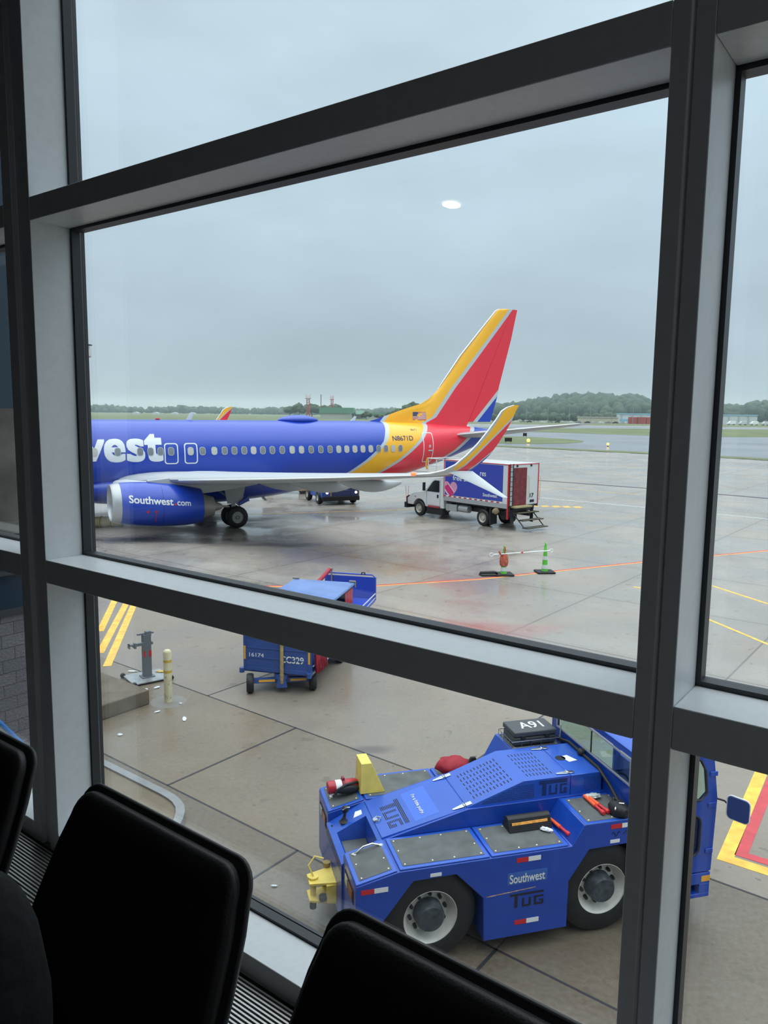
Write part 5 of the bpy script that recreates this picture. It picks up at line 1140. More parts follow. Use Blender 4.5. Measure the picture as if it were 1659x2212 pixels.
MB().box(.52, .58, -.22, -.02, 1.52, 2.0).build('mirror', BLACK, trk, bevel=.02)
b = MB(); b.tube([(.50, .02, 1.55), (.54, -.1, 1.58)], .015, 6); b.build('mirror_arm', BLACK, trk)
b = MB(); b.box(-1.28, -1.04, .02, 2.3, .38, .70); b.tube([(-1.16, .10, .70), (-1.16, .12, 1.02), (-.98, .12, 1.10), (-.3, .06, 1.10)], .035, 8); b.tube([(-1.16, 2.2, .70), (-1.16, 2.18, 1.02), (-1.16, 1.2, 1.05), (-1.16, .12, 1.02)], .035, 8); b.build('bumper_guard', BLACK, trk, smooth=40)
MB().box(-1.05, -.99, .30, .62, .95, 1.12).build('headlamp', mat('headlamp_glass', (.5, .5, .5), .15), cabt, bevel=.02)
for y, dx in ((.12, -.05), (.20, .05)): MB().tube([(-1.20, y, .70), (-1.20 + dx * 2, y - .02, 1.65)], .012, 6).build('marker_rod', mat('rod_red', (.65, .10, .08), .5), trk)
b = MB(); b.box(.62, 2.0, -.06, .5, .24, .30); b.box(.70, 2.0, -.02, .5, .30, .62); b.build('cab_step', BLACK, trk, bevel=.01)
MB().box(.85, 1.75, -.10, .3, .62, .70).build('red_step_mat', mat('mat_red', (.30, .03, .04), .7), trk)
b = MB(); b.box(2.2, 3.0, .05, .5, .55, .92); b.lathe([(0, .20), (.7, .20)], (3.1, .28, .74), 'x', 16); b.build('fuel_tank', ALU, trk, bevel=.01)
MB().box(5.52, 5.60, -.02, .5, .16, 1.0).build('mud_flap', BLACK, trk)
b = MB(); b.tube([(3.0, .1, .96), (3.0, .1, .56)], .02, 6); b.tube([(2.35, .05, .95), (2.35, .05, .5)], .02, 6); b.build('tank_strap', STEEL, trk)
tag(MB().blob((0, 0, 0), (.20, .10, .18), 9, 2, .15).build('canvas_bag', mat('canvas_tan', (.25, .19, .11), .8), smooth=80, loc=(2.01 + .64 * 6.05 + .77 * -.12, 43.99 - .77 * 6.05 + .64 * -.12, .92)), 'tan canvas bag hanging behind the rear wheel of the catering truck', 'bag')
RIMC = mat('truck_rim', (.42, .40, .36), .5)
vehicle_wheel(trk, 0, .16, .45, .28, .26, RIMC); vehicle_wheel(trk, 0, 2.18, .45, .28, .26, RIMC, 1)
for y, f in ((.02 + .14, -1), (.50, 1), (1.85, -1), (2.19, 1)): vehicle_wheel(trk, 5.0, y, .45, .28, .26, RIMC, f)

# ------------------------------------------------------------------ cones, bar and bags on the apron
CG_ = mat('cone_green', (.10, .50, .04), .5); CB_ = mat('cone_base', (.014, .015, .016), .7); REFL = mat('cone_reflective', (.62, .66, .64), .3); RUST = mat('rusty_red', (.45, .10, .06), .7, noise=(14, .4))
def channel(x, y, rz, h, label):
    r = empty('channelizer_cone', (x, y, 0), rz); tag(r, label, 'cone', 'green delineator cones on the apron')
    MB().prism([(-.34, -.30), (.34, -.30), (.34, .30), (-.34, .30)], 0, .07, 'z').build('base', CB_, r, bevel=.02)
    prof = [(.07, .125), (.12, .115), (.40, .095), (.70, .075), (h - .16, .06), (h - .13, .045), (h - .06, .05), (h, .03)]
    MB().lathe(prof, (0, 0, 0), 'z', 20).build('cone_body', CG_, r, smooth=40)
    for z0, z1 in ((.16, .31), (.50, .64)):
        MB().lathe([(z0, interp(prof, z0) + .006), (z1, interp(prof, z1) + .006)], (0, 0, 0), 'z', 20).build('reflective_band', REFL, r, smooth=40)
    MB().tube([(0, -.03, h - .02), (.0, -.05, h + .05), (0, .0, h + .09), (0, .05, h + .05), (0, .03, h - .02)], .016, 6).build('handle', CG_, r, smooth=50)
    return r
channel(4.45, 27.75, .1, 1.02, 'green cone wrapped in a rusty red bag, left end of the white bar')
channel(6.08, 28.28, .1, 1.06, 'green cone with white bands at the right end of the white bar')
bar = MB().tube([(4.02, 27.55, .80), (6.22, 28.12, .87)], .022, 10).build('cone_bar', WHITE, smooth=50); tag(bar, 'white plastic bar hung between the two green cones', 'bar')
MB().tube([(5.08, 27.825, .834), (5.16, 27.846, .8365)], .026, 10).build('red_sleeve', TRED, bar)
for e, dx in (((3.95, 27.53, .80), -1), ((6.27, 28.13, .872), 1)): MB().tube([(e[0] + .07 * math.cos(a), e[1] + .02 * math.cos(a), e[2] + .06 * math.sin(a)) for a in [k * math.pi / 6 for k in range(12)]], .014, 6, closed=True).build('end_ring', WHITE, bar, smooth=50)
bg_ = MB().lathe([(.34, .10), (.36, .145), (.50, .165), (.68, .15), (.76, .12), (.82, .10)], (4.45, 27.75, 0), 'z', 16).build('rusty_bag', RUST, smooth=50); tag(bg_, 'rusty red mesh bag pulled over the left green cone', 'bag')
MB().tube([(4.36, 27.66, .74), (4.27, 27.6, .84), (4.24, 27.58, .93)], .03, 6).build('bag_tail', RUST, bg_)
MB().tube([(4.45, 27.68, .80), (4.47, 27.66, .98), (4.46, 27.68, 1.08)], .03, 6).build('bag_tie', RUST, bg_)
tag(MB().prism([(0, 0), (.58, 0), (.66, .12), (.60, .46), (.06, .46), (-.06, .3)], 0, .07, 'z').build('spare_cone_base', CB_, bevel=.02, loc=(3.62, 27.42, .0), rz=.1), 'lower of the two loose black cone bases left of the bagged cone', 'cone base')
tag(MB().prism([(0, 0), (.66, .06), (.66, .2), (.60, .28), (.04, .2)], 0, .05, 'z').build('spare_cone_base', CB_, bevel=.02, loc=(3.55, 27.62, .072), rz=.05), 'ribbed black cone base lying on top of the other loose base', 'cone base')

# bollard
bo = empty('bollard', (-4.36, 14.98, 0)); tag(bo, 'chipped cream bollard with two yellow bands beside the concrete platform', 'bollard')
MB().lathe([(0, .083), (1.04, .083), (1.075, .07), (1.095, .04)], (0, 0, 0), 'z', 28).build('post', mat('bollard_cream', (.64, .58, .38), .5, noise=(9, .12)), bo, smooth=40)
for z in (.62, .84): MB().lathe([(z, .0845), (z + .05, .0845)], (0, 0, 0), 'z', 28, caps=False).build('yellow_band', mat('band_yellow', (.60, .42, .06), .5), bo, smooth=40)
b = MB(); rnd = random.Random(5)
for k in range(34):
    a = rnd.uniform(-2.4, -.3); z = .06 + rnd.random() ** 1.6 * .5; h = rnd.uniform(.008, .05); w_ = rnd.uniform(.02, .10)
    b.add([(.0840 * math.cos(a), .0840 * math.sin(a), z), (.0840 * math.cos(a + w_), .0840 * math.sin(a + w_), z + .004), (.0840 * math.cos(a + w_), .0840 * math.sin(a + w_), z + h), (.0840 * math.cos(a), .0840 * math.sin(a), z + h * .8)], [(0, 1, 2, 3)])
o = b.build('chipped_paint', mat('rust_chip', (.06, .04, .03), .8), bo); o['kind'] = 'stuff'
MB().lathe([(0, .36), (.002, .355)], (0, 0, 0), 'z', 28).build('footing_ring', mat('footing_concrete', (.20, .19, .17), .6), bo)
# grey equipment stand
sd = empty('equipment_stand', (-5.2, 16.3, 0), .65); tag(sd, 'grey steel post stand with bracket arm on a wheeled plate behind the bollard', 'stand')
SG = mat('stand_grey', (.16, .18, .20), .5, metal=.2)
MB().box(-.42, .42, -.36, .36, .035, .055).build('base_plate', mat('plate_worn', (.32, .34, .35), .4, metal=.3, noise=(6, .25)), sd)
MB().prism([(-.085, -.07), (.085, -.07), (.085, .07), (.06, .07), (.06, -.045), (-.06, -.045), (-.06, .07), (-.085, .07)], .055, 1.02, 'z').build('post', SG, sd)
b = MB(); b.box(-.14, .14, -.12, .12, .055, .075); b.build('foot_flange', SG, sd)
b = MB(); b.box(-.20, .16, -.03, .03, 1.02, 1.05); b.box(-.02, .10, -.05, .05, .98, 1.08); b.build('top_bracket', SG, sd)
b = MB(); b.box(-.34, -.085, -.10, -.04, .80, .86); b.box(-.42, -.34, -.14, -.02, .84, .87); b.box(-.42, -.40, -.14, -.02, .78, .87); b.box(-.30, -.26, -.12, -.02, .76, .88); b.box(.085, .13, -.06, .06, .78, .84); b.build('side_arm', SG, sd)
b = MB(); b.box(-.087, -.05, -.0725, -.070, .52, .66); b.box(.03, .087, -.0725, -.070, .52, .66); b.build('red_label', TRED, sd)
for x, y in ((-.42, -.38), (.40, -.38), (-.42, .36)): MB().lathe([(-.035, .045), (-.02, .055), (.02, .055), (.035, .045)], (x, y, .055), 'y', 16).build('caster', BLACK, sd, smooth=40)

# ------------------------------------------------------------------ baggage carts
CBL = mat('cart_blue', (.035, .085, .30), .4, coat=.1, noise=(3, .1)); CRF = mat('cart_roof_blue', (.11, .19, .43), .38, noise=(2.5, .12)); REDC = mat('red_curtain', (.36, .022, .045), .65, noise=(5, .2), bump=(9, 1.0)); AMB = mat('amber_strip', (.75, .40, .05), .45)
ca = empty('baggage_cart', (-1.48, 15.38, 0), math.atan2(-.225, .974)); tag(ca, 'blue covered baggage cart with red curtains and pale roof near the bollard', 'cart')
b = MB(); b.box(-1.51, 0, -.0, .035, .44, 1.66); b.build('front_panel', CBL, ca, bevel=.01)
b = MB(); b.box(-1.51, 0, 3.22, 3.255, .44, 1.66); b.build('rear_panel', CBL, ca, bevel=.01)
b = MB()
for z in (.72, .93, 1.16, 1.40): b.box(-1.42, -.10, -.012, 0, z, z + .022)
b.box(-1.51, -1.45, -.012, 0, .44, 1.66); b.box(-.07, 0, -.012, 0, .44, 1.66); b.box(-1.45, -.07, -.012, 0, .44, .52)
b.build('panel_ribs', CBL, ca, bevel=.003)
for x in (-1.50, -.065): MB().box(x, x + .045, -.016, -.0125, .68, .97).build('amber_reflector', AMB, ca)
text('lettering', '16174', BIGW, ca, plane_fn((-1.38, -.004, .745), (.33, 0, 0), (0, 0, .085)), .02)
text('lettering', 'CC329', BIGW, ca, plane_fn((-.68, -.004, .665), (.52, 0, 0), (0, 0, .15)), .035)
MB().box(-1.51, 0, .035, 3.22, .40, .50).build('cart_floor', CBL, ca, bevel=.008)
MB().hull8([(-1.56, -.05, 1.665), (.05, -.05, 1.665), (.05, 3.32, 1.665), (-1.56, 3.32, 1.665)], [(-1.54, -.03, 1.715), (.03, -.03, 1.715), (.03, 3.30, 1.715), (-1.54, 3.30, 1.715)]).build('roof', CRF, ca, bevel=.012)
for x in (-1.51, -.05):
    for y in (.035, 3.17): MB().box(x, x + .05, y, y + .05, .50, 1.66).build('corner_post', CBL, ca)
b = MB(); b.box(-.012, .012, .09, 3.17, .44, .47); b.tube([(.02, .05, .62), (.02, 3.2, .62)], .014, 6); b.build('side_rail', mat('rail_grey', (.40, .43, .48), .4), ca)
def curtain(x, y0, y1, z0, z1, name='curtain', par=ca, amp=.03, n=40, sh=.0):
    b = MB(); rows = []
    for i in range(n + 1):
        y = y0 + (y1 - y0) * i / n; rows.append(y)
    vs = []; fs = []
    for j, z in enumerate((z0, z0 + (z1 - z0) * .25, z0 + (z1 - z0) * .6, z1)):
        for i, y in enumerate(rows): vs.append((x + amp * math.sin(i * 1.1 + j * .5) * (1.2 - .25 * j) + sh * (3 - j), y + .01 * math.sin(i * 2.3 + j), z + (.02 * math.sin(i) if j == 0 else 0)))
    m = len(rows)
    for j in range(3):
        for i in range(m - 1): fs.append((j * m + i, j * m + i + 1, (j + 1) * m + i + 1, (j + 1) * m + i))
    b.add(vs, fs); o = b.build(name, REDC, par, smooth=80); s_ = o.modifiers.new('s', 'SOLIDIFY'); s_.thickness = .008; return o
curtain(.0, .08, .80, .46, 1.62, amp=.04, sh=.03); curtain(.0, 2.5, 3.16, .50, 1.62, amp=.03)
curtain(-1.5, .08, 1.5, .50, 1.62); curtain(-1.5, 1.6, 3.16, .50, 1.62)
for x, y in ((-1.50, -.02), (.0, -.02)):
    MB().lathe([(0, .055), (.10, .055)], (x - .03, y - .03, .40), 'z', 12).build('corner_buffer', CBL, ca, smooth=40)
for x, y in ((-1.48, 3.28), (.0, 3.28)):
    b = MB(); b.tube([(x - .10, y, 1.74), (x + .06, y, 1.74)], .028, 8); b.tube([(x + .05, y, 1.74), (x + .05, y, 1.60)], .022, 8); b.build('roof_bracket', mat('bracket_grey', (.22, .21, .19), .6), ca, smooth=40)
# steered front axle
ax = empty('front_axle', (-.70, .12, 0), 22 * D2R, ca)
b = MB(); b.box(-.60, .60, -.04, .04, .20, .30); b.lathe([(.30, .16), (.40, .16)], (0, 0, 0), 'z', 16); b.build('axle_beam', CBL, ax)
for x in (-.48, .18): MB().box(x, x + .34, -.046, -.041, .225, .275).build('amber_reflector', AMB, ax)
vehicle_wheel(ax, 0, 0, .2, .12, .1, DARK) if False else None
def cart_wheel(par, x, y, r=.205, w_=.15):
    ty = MB().lathe([(-w_ / 2, .09), (-w_ / 2, r * .88), (-w_ * .3, r), (w_ * .3, r), (w_ / 2, r * .88), (w_ / 2, .09)], (x, y, r), 'x', 24).build('wheel', BLACK, par, smooth=40)
    MB().lathe([(-w_ * .4, .095), (-w_ * .3, .03), (w_ * .3, .03), (w_ * .4, .095)], (x, y, r), 'x', 16).build('rim', CBL, ty, smooth=40)
cart_wheel(ax, -.66, 0); cart_wheel(ax, .66, 0)
b = MB(); b.box(-1.35, -.15, 2.22, 2.30, .18, .28); b.build('rear_axle', CBL, ca); cart_wheel(ca, -1.46, 2.25); cart_wheel(ca, -.03, 2.25)
b = MB(); b.hull8([(-.12, -.16, .12), (.12, -.16, .12), (.12, -.04, .12), (-.12, -.04, .12)], [(-.06, -.16, .42), (.06, -.16, .42), (.06, -.06, .42), (-.06, -.06, .42)]); b.build('tongue_pivot', CBL, ax, bevel=.01)
tp = MB().tube([(0, -.14, .22), (0, -.20, .55), (0, -.17, 1.06)], .038, 8).build('tow_tongue', mat('tongue_ochre', (.45, .32, .12), .6, noise=(10, .3)), ax, smooth=40)
MB().tube([(.065 * math.cos(a), -.165, 1.12 + .065 * math.sin(a)) for a in [k * math.pi / 6 for k in range(12)]], .016, 6, closed=True).build('tow_ring', DARK, tp, smooth=50)
# open cart behind
cb2 = empty('flatbed_cart', (-.22, 21.50, 0), math.atan2(-.225, .974)); tag(cb2, 'open blue flat baggage cart with end wall, behind the covered cart', 'cart')
CB2 = mat('cart_bright_blue', (.025, .06, .40), .38, coat=.2)
MB().box(-1.50, 0, -2.7, 0, .50, .60).build('bed', CB2, cb2, bevel=.01)
b = MB(); b.box(-1.50, 0, -.03, .0, .60, 1.22); b.build('end_wall', CB2, cb2, bevel=.01)
b = MB(); b.tube([(-1.50, .0, .55), (-1.50, .0, 1.22), (-1.44, 0, 1.28), (-.10, .0, 1.28), (.0, 0, 1.20), (.0, .0, .55)], .022, 8); b.build('wall_tube', CB2, cb2, smooth=50)
b = MB(); b.tube([(0, -2.7, .62), (0, -2.0, .72), (0, 0, .74)], .018, 8); b.tube([(0, -2.7, .52), (0, 0, .62)], .014, 8); b.build('side_rail', mat('rail_grey', (.40, .43, .48), .4), cb2)
for x in (-1.45, -.04):
    for y in (-.7, -2.3): cart_wheel(cb2, x, y, .2, .13)
b = MB(); b.box(-1.4, -.1, -.74, -.66, .18, .50); b.box(-1.4, -.1, -2.34, -2.26, .18, .50); b.build('axles', DARK, cb2)
MB().tube([(-1.30, -.25, 1.42), (-1.42, -1.2, 1.16)], .06, 10).build('rolled_curtain', REDC, cb2, smooth=50)
b = MB(); b.tube([(-1.3, -.05, .6), (-1.3, -.05, 1.45)], .022, 8); b.tube([(-1.36, -.1, 1.45), (-1.2, -.3, 1.45)], .025, 8); b.build('corner_mast', mat('bracket_grey', (.22, .21, .19), .6), cb2)
b = MB(); b.tube([(-.42, -.02, 1.27), (-.40, -.02, 1.34), (-.32, -.02, 1.34), (-.30, -.02, 1.27)], .018, 6); b.build('wall_hook', BLACK, cb2)

# blue tractor and cart beyond the wing
t2 = empty('baggage_tractor', (-3.86, 48.40, 0), math.atan2(1.5, -.75)); tag(t2, 'dark blue tractor with lit headlamps seen beneath the airliner tail', 'tractor')
t2.rotation_euler = (0, 0, 0)
F0 = Vector((-3.95, 48.30, 0)); R0_ = Vector((-1.62, 49.25, 0)); fx = (R0_ - F0).normalized(); t2.location = F0; t2.rotation_euler = (0, 0, math.atan2(fx.y, fx.x))
DB = mat('dark_tractor_blue', (.03, .055, .17), .4); WR = mat('rim_bright', (.65, .65, .62), .4)
MB().prism([(0, .45), (0, .98), (.55, 1.05), (3.6, 1.15), (3.6, .45)], .02, .05, 'x').build('side_panel', mat('tractor_mid_blue', (.03, .09, .40), .4), t2)
bdy = MB().box(.06, 2.4, .02, 3.9, .42, .95).build('body', DB, t2, bevel=.02)
MB().box(0, .62, -.03, .6, .52, 1.02).build('left_fender', mat('tractor_mid_blue', (.03, .09, .40), .4), t2, bevel=.02)
MB().box(.65, 2.48, .3, .6, .5, 1.28).build('grille_wall', DB, t2, bevel=.02); MB().box(-.02, 2.52, -.08, .0, .28, .56).build('bumper', BLACK, t2, bevel=.02)
MB().box(1.95, 2.50, -.02, .6, .56, 1.30).build('right_fender', DB, t2, bevel=.02)
for x in (.32, 2.28): MB().lathe([(0, .085), (-.03, .08)], (x, -.04 if x < 1 else -.03, .80), 'y', 16).build('headlamp', mat('headlamp_lit', (.9, .9, .85), .3, emit=((1, .95, .85), 2.2)), t2)
for x in (.56, 2.46): MB().box(x, x + .05, -.05, -.035, .58, .95).build('amber_strip', AMB, t2)
MB().box(1.78, 1.98, .28, .297, .66, .95).build('number_plate', mat('plate_grey', (.3, .3, .32), .5), t2); MB().box(1.15, 1.35, .28, .297, .58, .72).build('badge', mat('badge_tan', (.35, .28, .15), .5), t2)
MB().box(.7, 1.6, .27, .297, .86, .89).build('yellow_stripe', YEL, t2)
for y in (.75, 3.1):
    for x, f in ((.0, -1), (2.4, 1)):
        ty = MB().lathe([(-.14, .2), (-.14, .38), (0, .43), (.14, .38), (.14, .2)], (x + .05 * -f, y, .43), 'x', 28).build('wheel', BLACK, t2, smooth=40)
        MB().lathe([(f * .145, .24), (f * .10, .2), (f * .05, .1), (f * .12, .02)], (x + .05 * -f, y, .43), 'x', 20, caps=False).build('rim', WR, ty, smooth=40)
c3 = empty('far_baggage_cart', (-8.6, 54.8, 0), 0.12); tag(c3, 'dark cart on small wheels glimpsed beneath the airliner belly', 'cart')
MB().box(-.2, 3.4, 0, 1.5, .52, .75).build('bed', DARK, c3, bevel=.02); MB().box(-.2, 3.4, .1, 1.4, .75, 1.6).build('load_box', mat('load_maroon', (.10, .03, .05), .6), c3)
for x in (.3, 2.7):
    for y in (.1, 1.4): vehicle_wheel(c3, x, y, .30, .18, .16, DARK)
for x in (3.3, 3.8): MB().lathe([(0, .22), (.55, .22)], (x, .3, .0), 'z', 14).build('canister', WHITE, c3, smooth=40)
# air hose under the nose
b = MB(); pts = [(-17 + .25 * k, 37.7 + .045 * k, .28 + .012 * math.sin(k)) for k in range(16)]
hp = tag(b.tube(pts, [.27 + (.02 if k % 2 else 0) for k in range(16)], 16).build('air_duct', mat('duct_canvas', (.30, .25, .13), .75, noise=(4, .25)), smooth=60), 'fat tan ribbed air hose lying on the apron in front of the near engine', 'hose')
for k in range(1, 15, 2): MB().tube([(pts[k][0] + .03 * 0, pts[k][1] + .30 * math.cos(a), pts[k][2] + .29 * math.sin(a)) for a in [j * math.pi / 8 for j in range(16)]], .02, 5, closed=True).build('hoop', mat('duct_hoop', (.10, .085, .05), .7), hp)
for k, (x, y) in enumerate(((-15.3, 41.3), (-14.4, 41.5))): crumple('cloth_scrap', (x, y, .05), (.35, .12, .06), 31 + k, RAG, ['left', 'right'][k] + ' of two white cloths lying on the apron ahead of the engine', 'cloth')
# litter near the bollard
for k, (x, y, r, lb) in enumerate(((-5.68, 16.75, (.10, .04, .01), 'white scrap of paper left of the grey post stand'), (-4.82, 15.75, (.07, .04, .01), 'white scrap just left of the bollard top, on the apron'), (-5.02, 15.62, (.05, .04, .01), 'small white scrap in front of the stand plate'),
                                  (-4.08, 14.86, (.035, .03, .01), 'tiny white scrap on the footing ring right of the bollard'), (-4.42, 14.42, (.06, .03, .01), 'pale scrap in front of the bollard'), (-3.80, 14.08, (.11, .035, .008), 'long pale plastic strip on the wet apron right of the bollard'), (-4.78, 13.32, (.05, .04, .01), 'white scrap near the end of the platform'))):
    crumple('paper_scrap', (x, y, .012), r, 50 + k, RAG, lb, 'litter', k)
crumple('ochre_plate', (-4.98, 16.6, .07), (.12, .06, .012), 70, mat('ochre', (.5, .38, .12), .6), 'ochre flat scrap lying on the wheeled plate behind the bollard', 'litter')
crumple('paper_scrap', (-1.32, 8.88, .015), (.04, .015, .008), 71, RAG, 'white scrap on the apron left of the yellow tow hitch', 'litter')
# dark coat in the corner of the lounge
def LW_(d_, w_, z): return (math.cos(RZW) * d_ - math.sin(RZW) * w_, math.sin(RZW) * d_ + math.cos(RZW) * w_, z)
COAT = mat('dark_cloth', (.0025, .003, .004), .85, bump=(25, .6))
ct = MB().blob((0, 0, 0), (.13, .12, .36), 77, 4, .012).build('dark_coat', COAT, smooth=80); ct.location = LW_(.50, 1.23, 4.78); ct.rotation_euler = (.0, .12, RZW)
tag(ct, 'dark cloth coat bulging up in the bottom left corner beside the seats', 'coat')

# ------------------------------------------------------------------ far side of the airfield
TREE = mat('tree_foliage', (.050, .075, .032), .9, noise=(.08, .35)); TREE2 = mat('wood_foliage', (.040, .062, .030), .9, noise=(.03, .4))
def wood(name, spots, label, hill=None, seed=1):
    """spots: (x, y, height)"""
    rnd = random.Random(seed); b = MB()
    for k, (x, y, h) in enumerate(spots):
        z = hill(x, y) if hill else 0; w_ = h * rnd.uniform(.42, .62); b.blob((x, y, z + h * .55), (w_, w_, h * .55), seed * 1000 + k, 2, .22)
    o = b.build(name, TREE2, smooth=80); tag(o, label, 'trees', kind='stuff'); return o
rnd = random.Random(4); sp = []
for k in range(950):
    u = rnd.random(); ang = -.42 + .47 * u; D = rnd.uniform(1500, 2050); sp.append((ang * D, D, rnd.uniform(6, 14.5) * (1 + .12 * math.sin(u * 22))))
wood('far_woodland', sp, 'long hazy belt of trees along the horizon left of the tail', seed=2)
def hillz(x, y):
    a = x / y; q = math.exp(-((a - .245) / .07) ** 2) * .9 + math.exp(-((a - .33) / .05) ** 2) * .62 + math.exp(-((a - .50) / .07) ** 2) * .55 + .10
    return max(0, (y - 880) / 400) * 26 * q + 0
sp = []
for k in range(900):
    a = rnd.uniform(.12, .56); D = rnd.uniform(900, 1280); sp.append((a * D, D, rnd.uniform(7, 17)))
wood('hill_woodland', sp, 'wooded hill rising in haze behind the hangar right of the tail', hillz, 3)
b = MB(); n1, n2 = 50, 8; vs = [(D * a, D, hillz(D * a, D) - .2) for D in [880 + 60 * j for j in range(n2)] for a in [.08 + .52 * i / n1 for i in range(n1 + 1)]]
b.add(vs, [(j * (n1 + 1) + i, j * (n1 + 1) + i + 1, (j + 1) * (n1 + 1) + i + 1, (j + 1) * (n1 + 1) + i) for j in range(n2 - 1) for i in range(n1)]); tag(b.build('ground_hill', TREE2, smooth=60), kind='structure')
sp = [(rnd.uniform(.10, .30) * D, D, rnd.uniform(4, 8)) for D in [rnd.uniform(700, 860) for _ in range(120)]]
wood('scrub', sp, 'low scrub and bushes at the foot of the wooded hill', seed=6)
BARK = mat('bark', (.05, .04, .03), .9)
def tree(x, y, h, w_, label, seed):
    r = empty('tree', (x, y, 0)); tag(r, label, 'tree'); rn = random.Random(seed); b = MB()
    for k in range(26):
        a = rn.uniform(0, 6.28); q = rn.random() ** .5 * w_ * .55; zz = h * (.45 + .42 * rn.random() * (1 - q / w_)); s_ = w_ * rn.uniform(.16, .30); b.blob((q * math.cos(a), q * math.sin(a), zz), (s_, s_, s_ * .8), seed * 100 + k, 2, .3)
    b.build('crown', TREE, r, smooth=80); MB().tube([(0, 0, 0), (0, 0, h * .6)], [h * .03, h * .015], 8).build('trunk', BARK, r)
for i, (a, D, h, w_, lb) in enumerate(((-.124, 860, 14, 11, 'leftmost dark tree of the clump beside the lattice towers'), (-.112, 850, 16, 13, 'round dark tree second in the clump at the lattice towers'), (-.095, 870, 17, 14, 'dark tree between the red lattice tower and the red mast'), (-.079, 850, 16, 12, 'dark tree just right of the thin red mast'), (-.064, 860, 17, 13, 'rightmost dark tree of the clump beyond the green roofed building'),
                                       (.034, 560, 16, 12, 'tall dark tree beyond the dorsal fin of the airliner'), (.020, 565, 10, 9, 'lower bushy tree left of the tall tree beyond the dorsal fin'), (-.025, 640, 7, 7, 'left small tree beyond the pale low building'), (-.008, 645, 6, 6, 'small dark shrub right of the pale low building'), (.010, 620, 8, 8, 'small tree left of the bushy pair beyond the fin'))):
    tree(a * D, D, h, w_, lb, 20 + i)
# lattice towers and mast
RM = mat('tower_red', (.40, .07, .05), .6)
def lattice(x, y, h, w0, w1, label, top=False):
    r = empty('lattice_tower', (x, y, 0)); tag(r, label, 'tower'); b = MB(); n = 8
    for sx, sy in ((-1, -1), (1, -1), (1, 1), (-1, 1)): b.tube([(sx * w0, sy * w0, 0), (sx * w1, sy * w1, h)], .22, 4)
    for k in range(n):
        z0, z1 = h * k / n, h * (k + 1) / n; a0 = w0 + (w1 - w0) * k / n; a1 = w0 + (w1 - w0) * (k + 1) / n
        for s_ in (-1, 1): b.tube([(-a0, s_ * a0, z0), (a1, s_ * a1, z1)], .14, 4); b.tube([(a0, s_ * a0, z0), (-a1, s_ * a1, z1)], .14, 4)
    b.build('lattice', RM, r)
    if top:
        MB().box(-w1 * 1.9, w1 * 1.9, -w1 * 1.9, w1 * 1.9, h, h + .6).build('platform', RM, r)
        b = MB()
        for q in (-1.5, -.5, .5, 1.5): b.tube([(q * w1, 0, h + .6), (q * w1, 0, h + 3.0 + abs(q))], .15, 4)
        b.build('antennas', RM, r)
lattice(-.1 * 775, 775, 19.0, 1.6, 1.4, 'red lattice radar tower with flat platform, leftmost of the towers', True)
lattice(-.069 * 775, 775, 18.5, 1.3, 1.0, 'red lattice tower with split top right of the thin mast', True)
tag(MB().tube([(-.0833 * 775, 775, 0), (-.0833 * 775, 775, 23.5)], .45, 8).build('mast', RM), 'thin red mast standing between the two red lattice towers', 'mast')
# buildings
GRN = mat('green_roof', (.10, .24, .16), .6); WALLC = mat('pale_wall', (.42, .42, .38), .7); BLR = mat('blue_fascia', (.25, .45, .62), .5); PALE = mat('pale_panel', (.55, .58, .60), .6)
g = empty('green_roofed_hangar', (0, 0, 0)); tag(g, 'low hangar with green roof band and pale walls beyond the fuselage', 'building')
MB().box(-59, -30, 700, 740, 0, 5.0).build('wall', WALLC, g); MB().box(-60, -29, 699, 741, 5.0, 10.2).build('roof', GRN, g)
MB().box(-32, -31.2, 698, 700, 0, 5).build('corner_post', WALLC, g)
g = empty('annex', (0, 0, 0)); tag(g, 'lower pale annex with green roof edge right of the green hangar', 'building')
MB().box(-28.5, 8, 712, 735, 0, 4.2).build('wall', WALLC, g); MB().box(-28.6, 9, 711, 736, 4.2, 6.0).build('roof', GRN, g); MB().box(-27, -19, 705, 710.9, 4.4, 7.8).build('sign_panel', mat('mint_panel', (.40, .62, .56), .5), g)
g = empty('white_hangar', (0, 0, 0)); tag(g, 'long white hangar with light blue fascia at the foot of the wooded hill', 'building')
MB().box(183, 290, 600, 609, 0, 7.0).build('wall', PALE, g); MB().box(182.7, 290.3, 599.5, 609.5, 7.0, 7.8).build('fascia', BLR, g); MB().box(183.5, 232, 598, 600, 0, 3.4).build('low_roof', BLR, g); MB().box(206, 214, 597.5, 598, 0, 6).build('door_bay', PALE, g)
b = MB()
for k in range(14): b.box(184 + k * 7.6, 184.6 + k * 7.6, 599.2, 599.5, 0, 6.9)
b.build('wall_ribs', WALLC, g)
g = empty('cream_shed', (0, 0, 0)); tag(g, 'low cream shed with flat roof left of the white hangar', 'building')
MB().box(150, 177, 585, 600, 0, 4.2).build('wall', mat('cream_wall', (.50, .46, .36), .7), g); MB().box(149.5, 177.5, 584.5, 600.5, 4.2, 4.8).build('roof', WALLC, g)
for k in range(4):
    tag(MB().box(179.5 + k * 6.4, 185.5 + k * 6.4, 566, 569, 0, 5.0 + (k % 2) * .15).build('red_container', mat('container_red', (.34, .07, .06), .6, noise=(.3, .15)), bevel=.1), ['leftmost', 'second', 'third', 'rightmost'][k] + ' of the four dull red containers before the white hangar', 'container', 'red containers by the hangar')
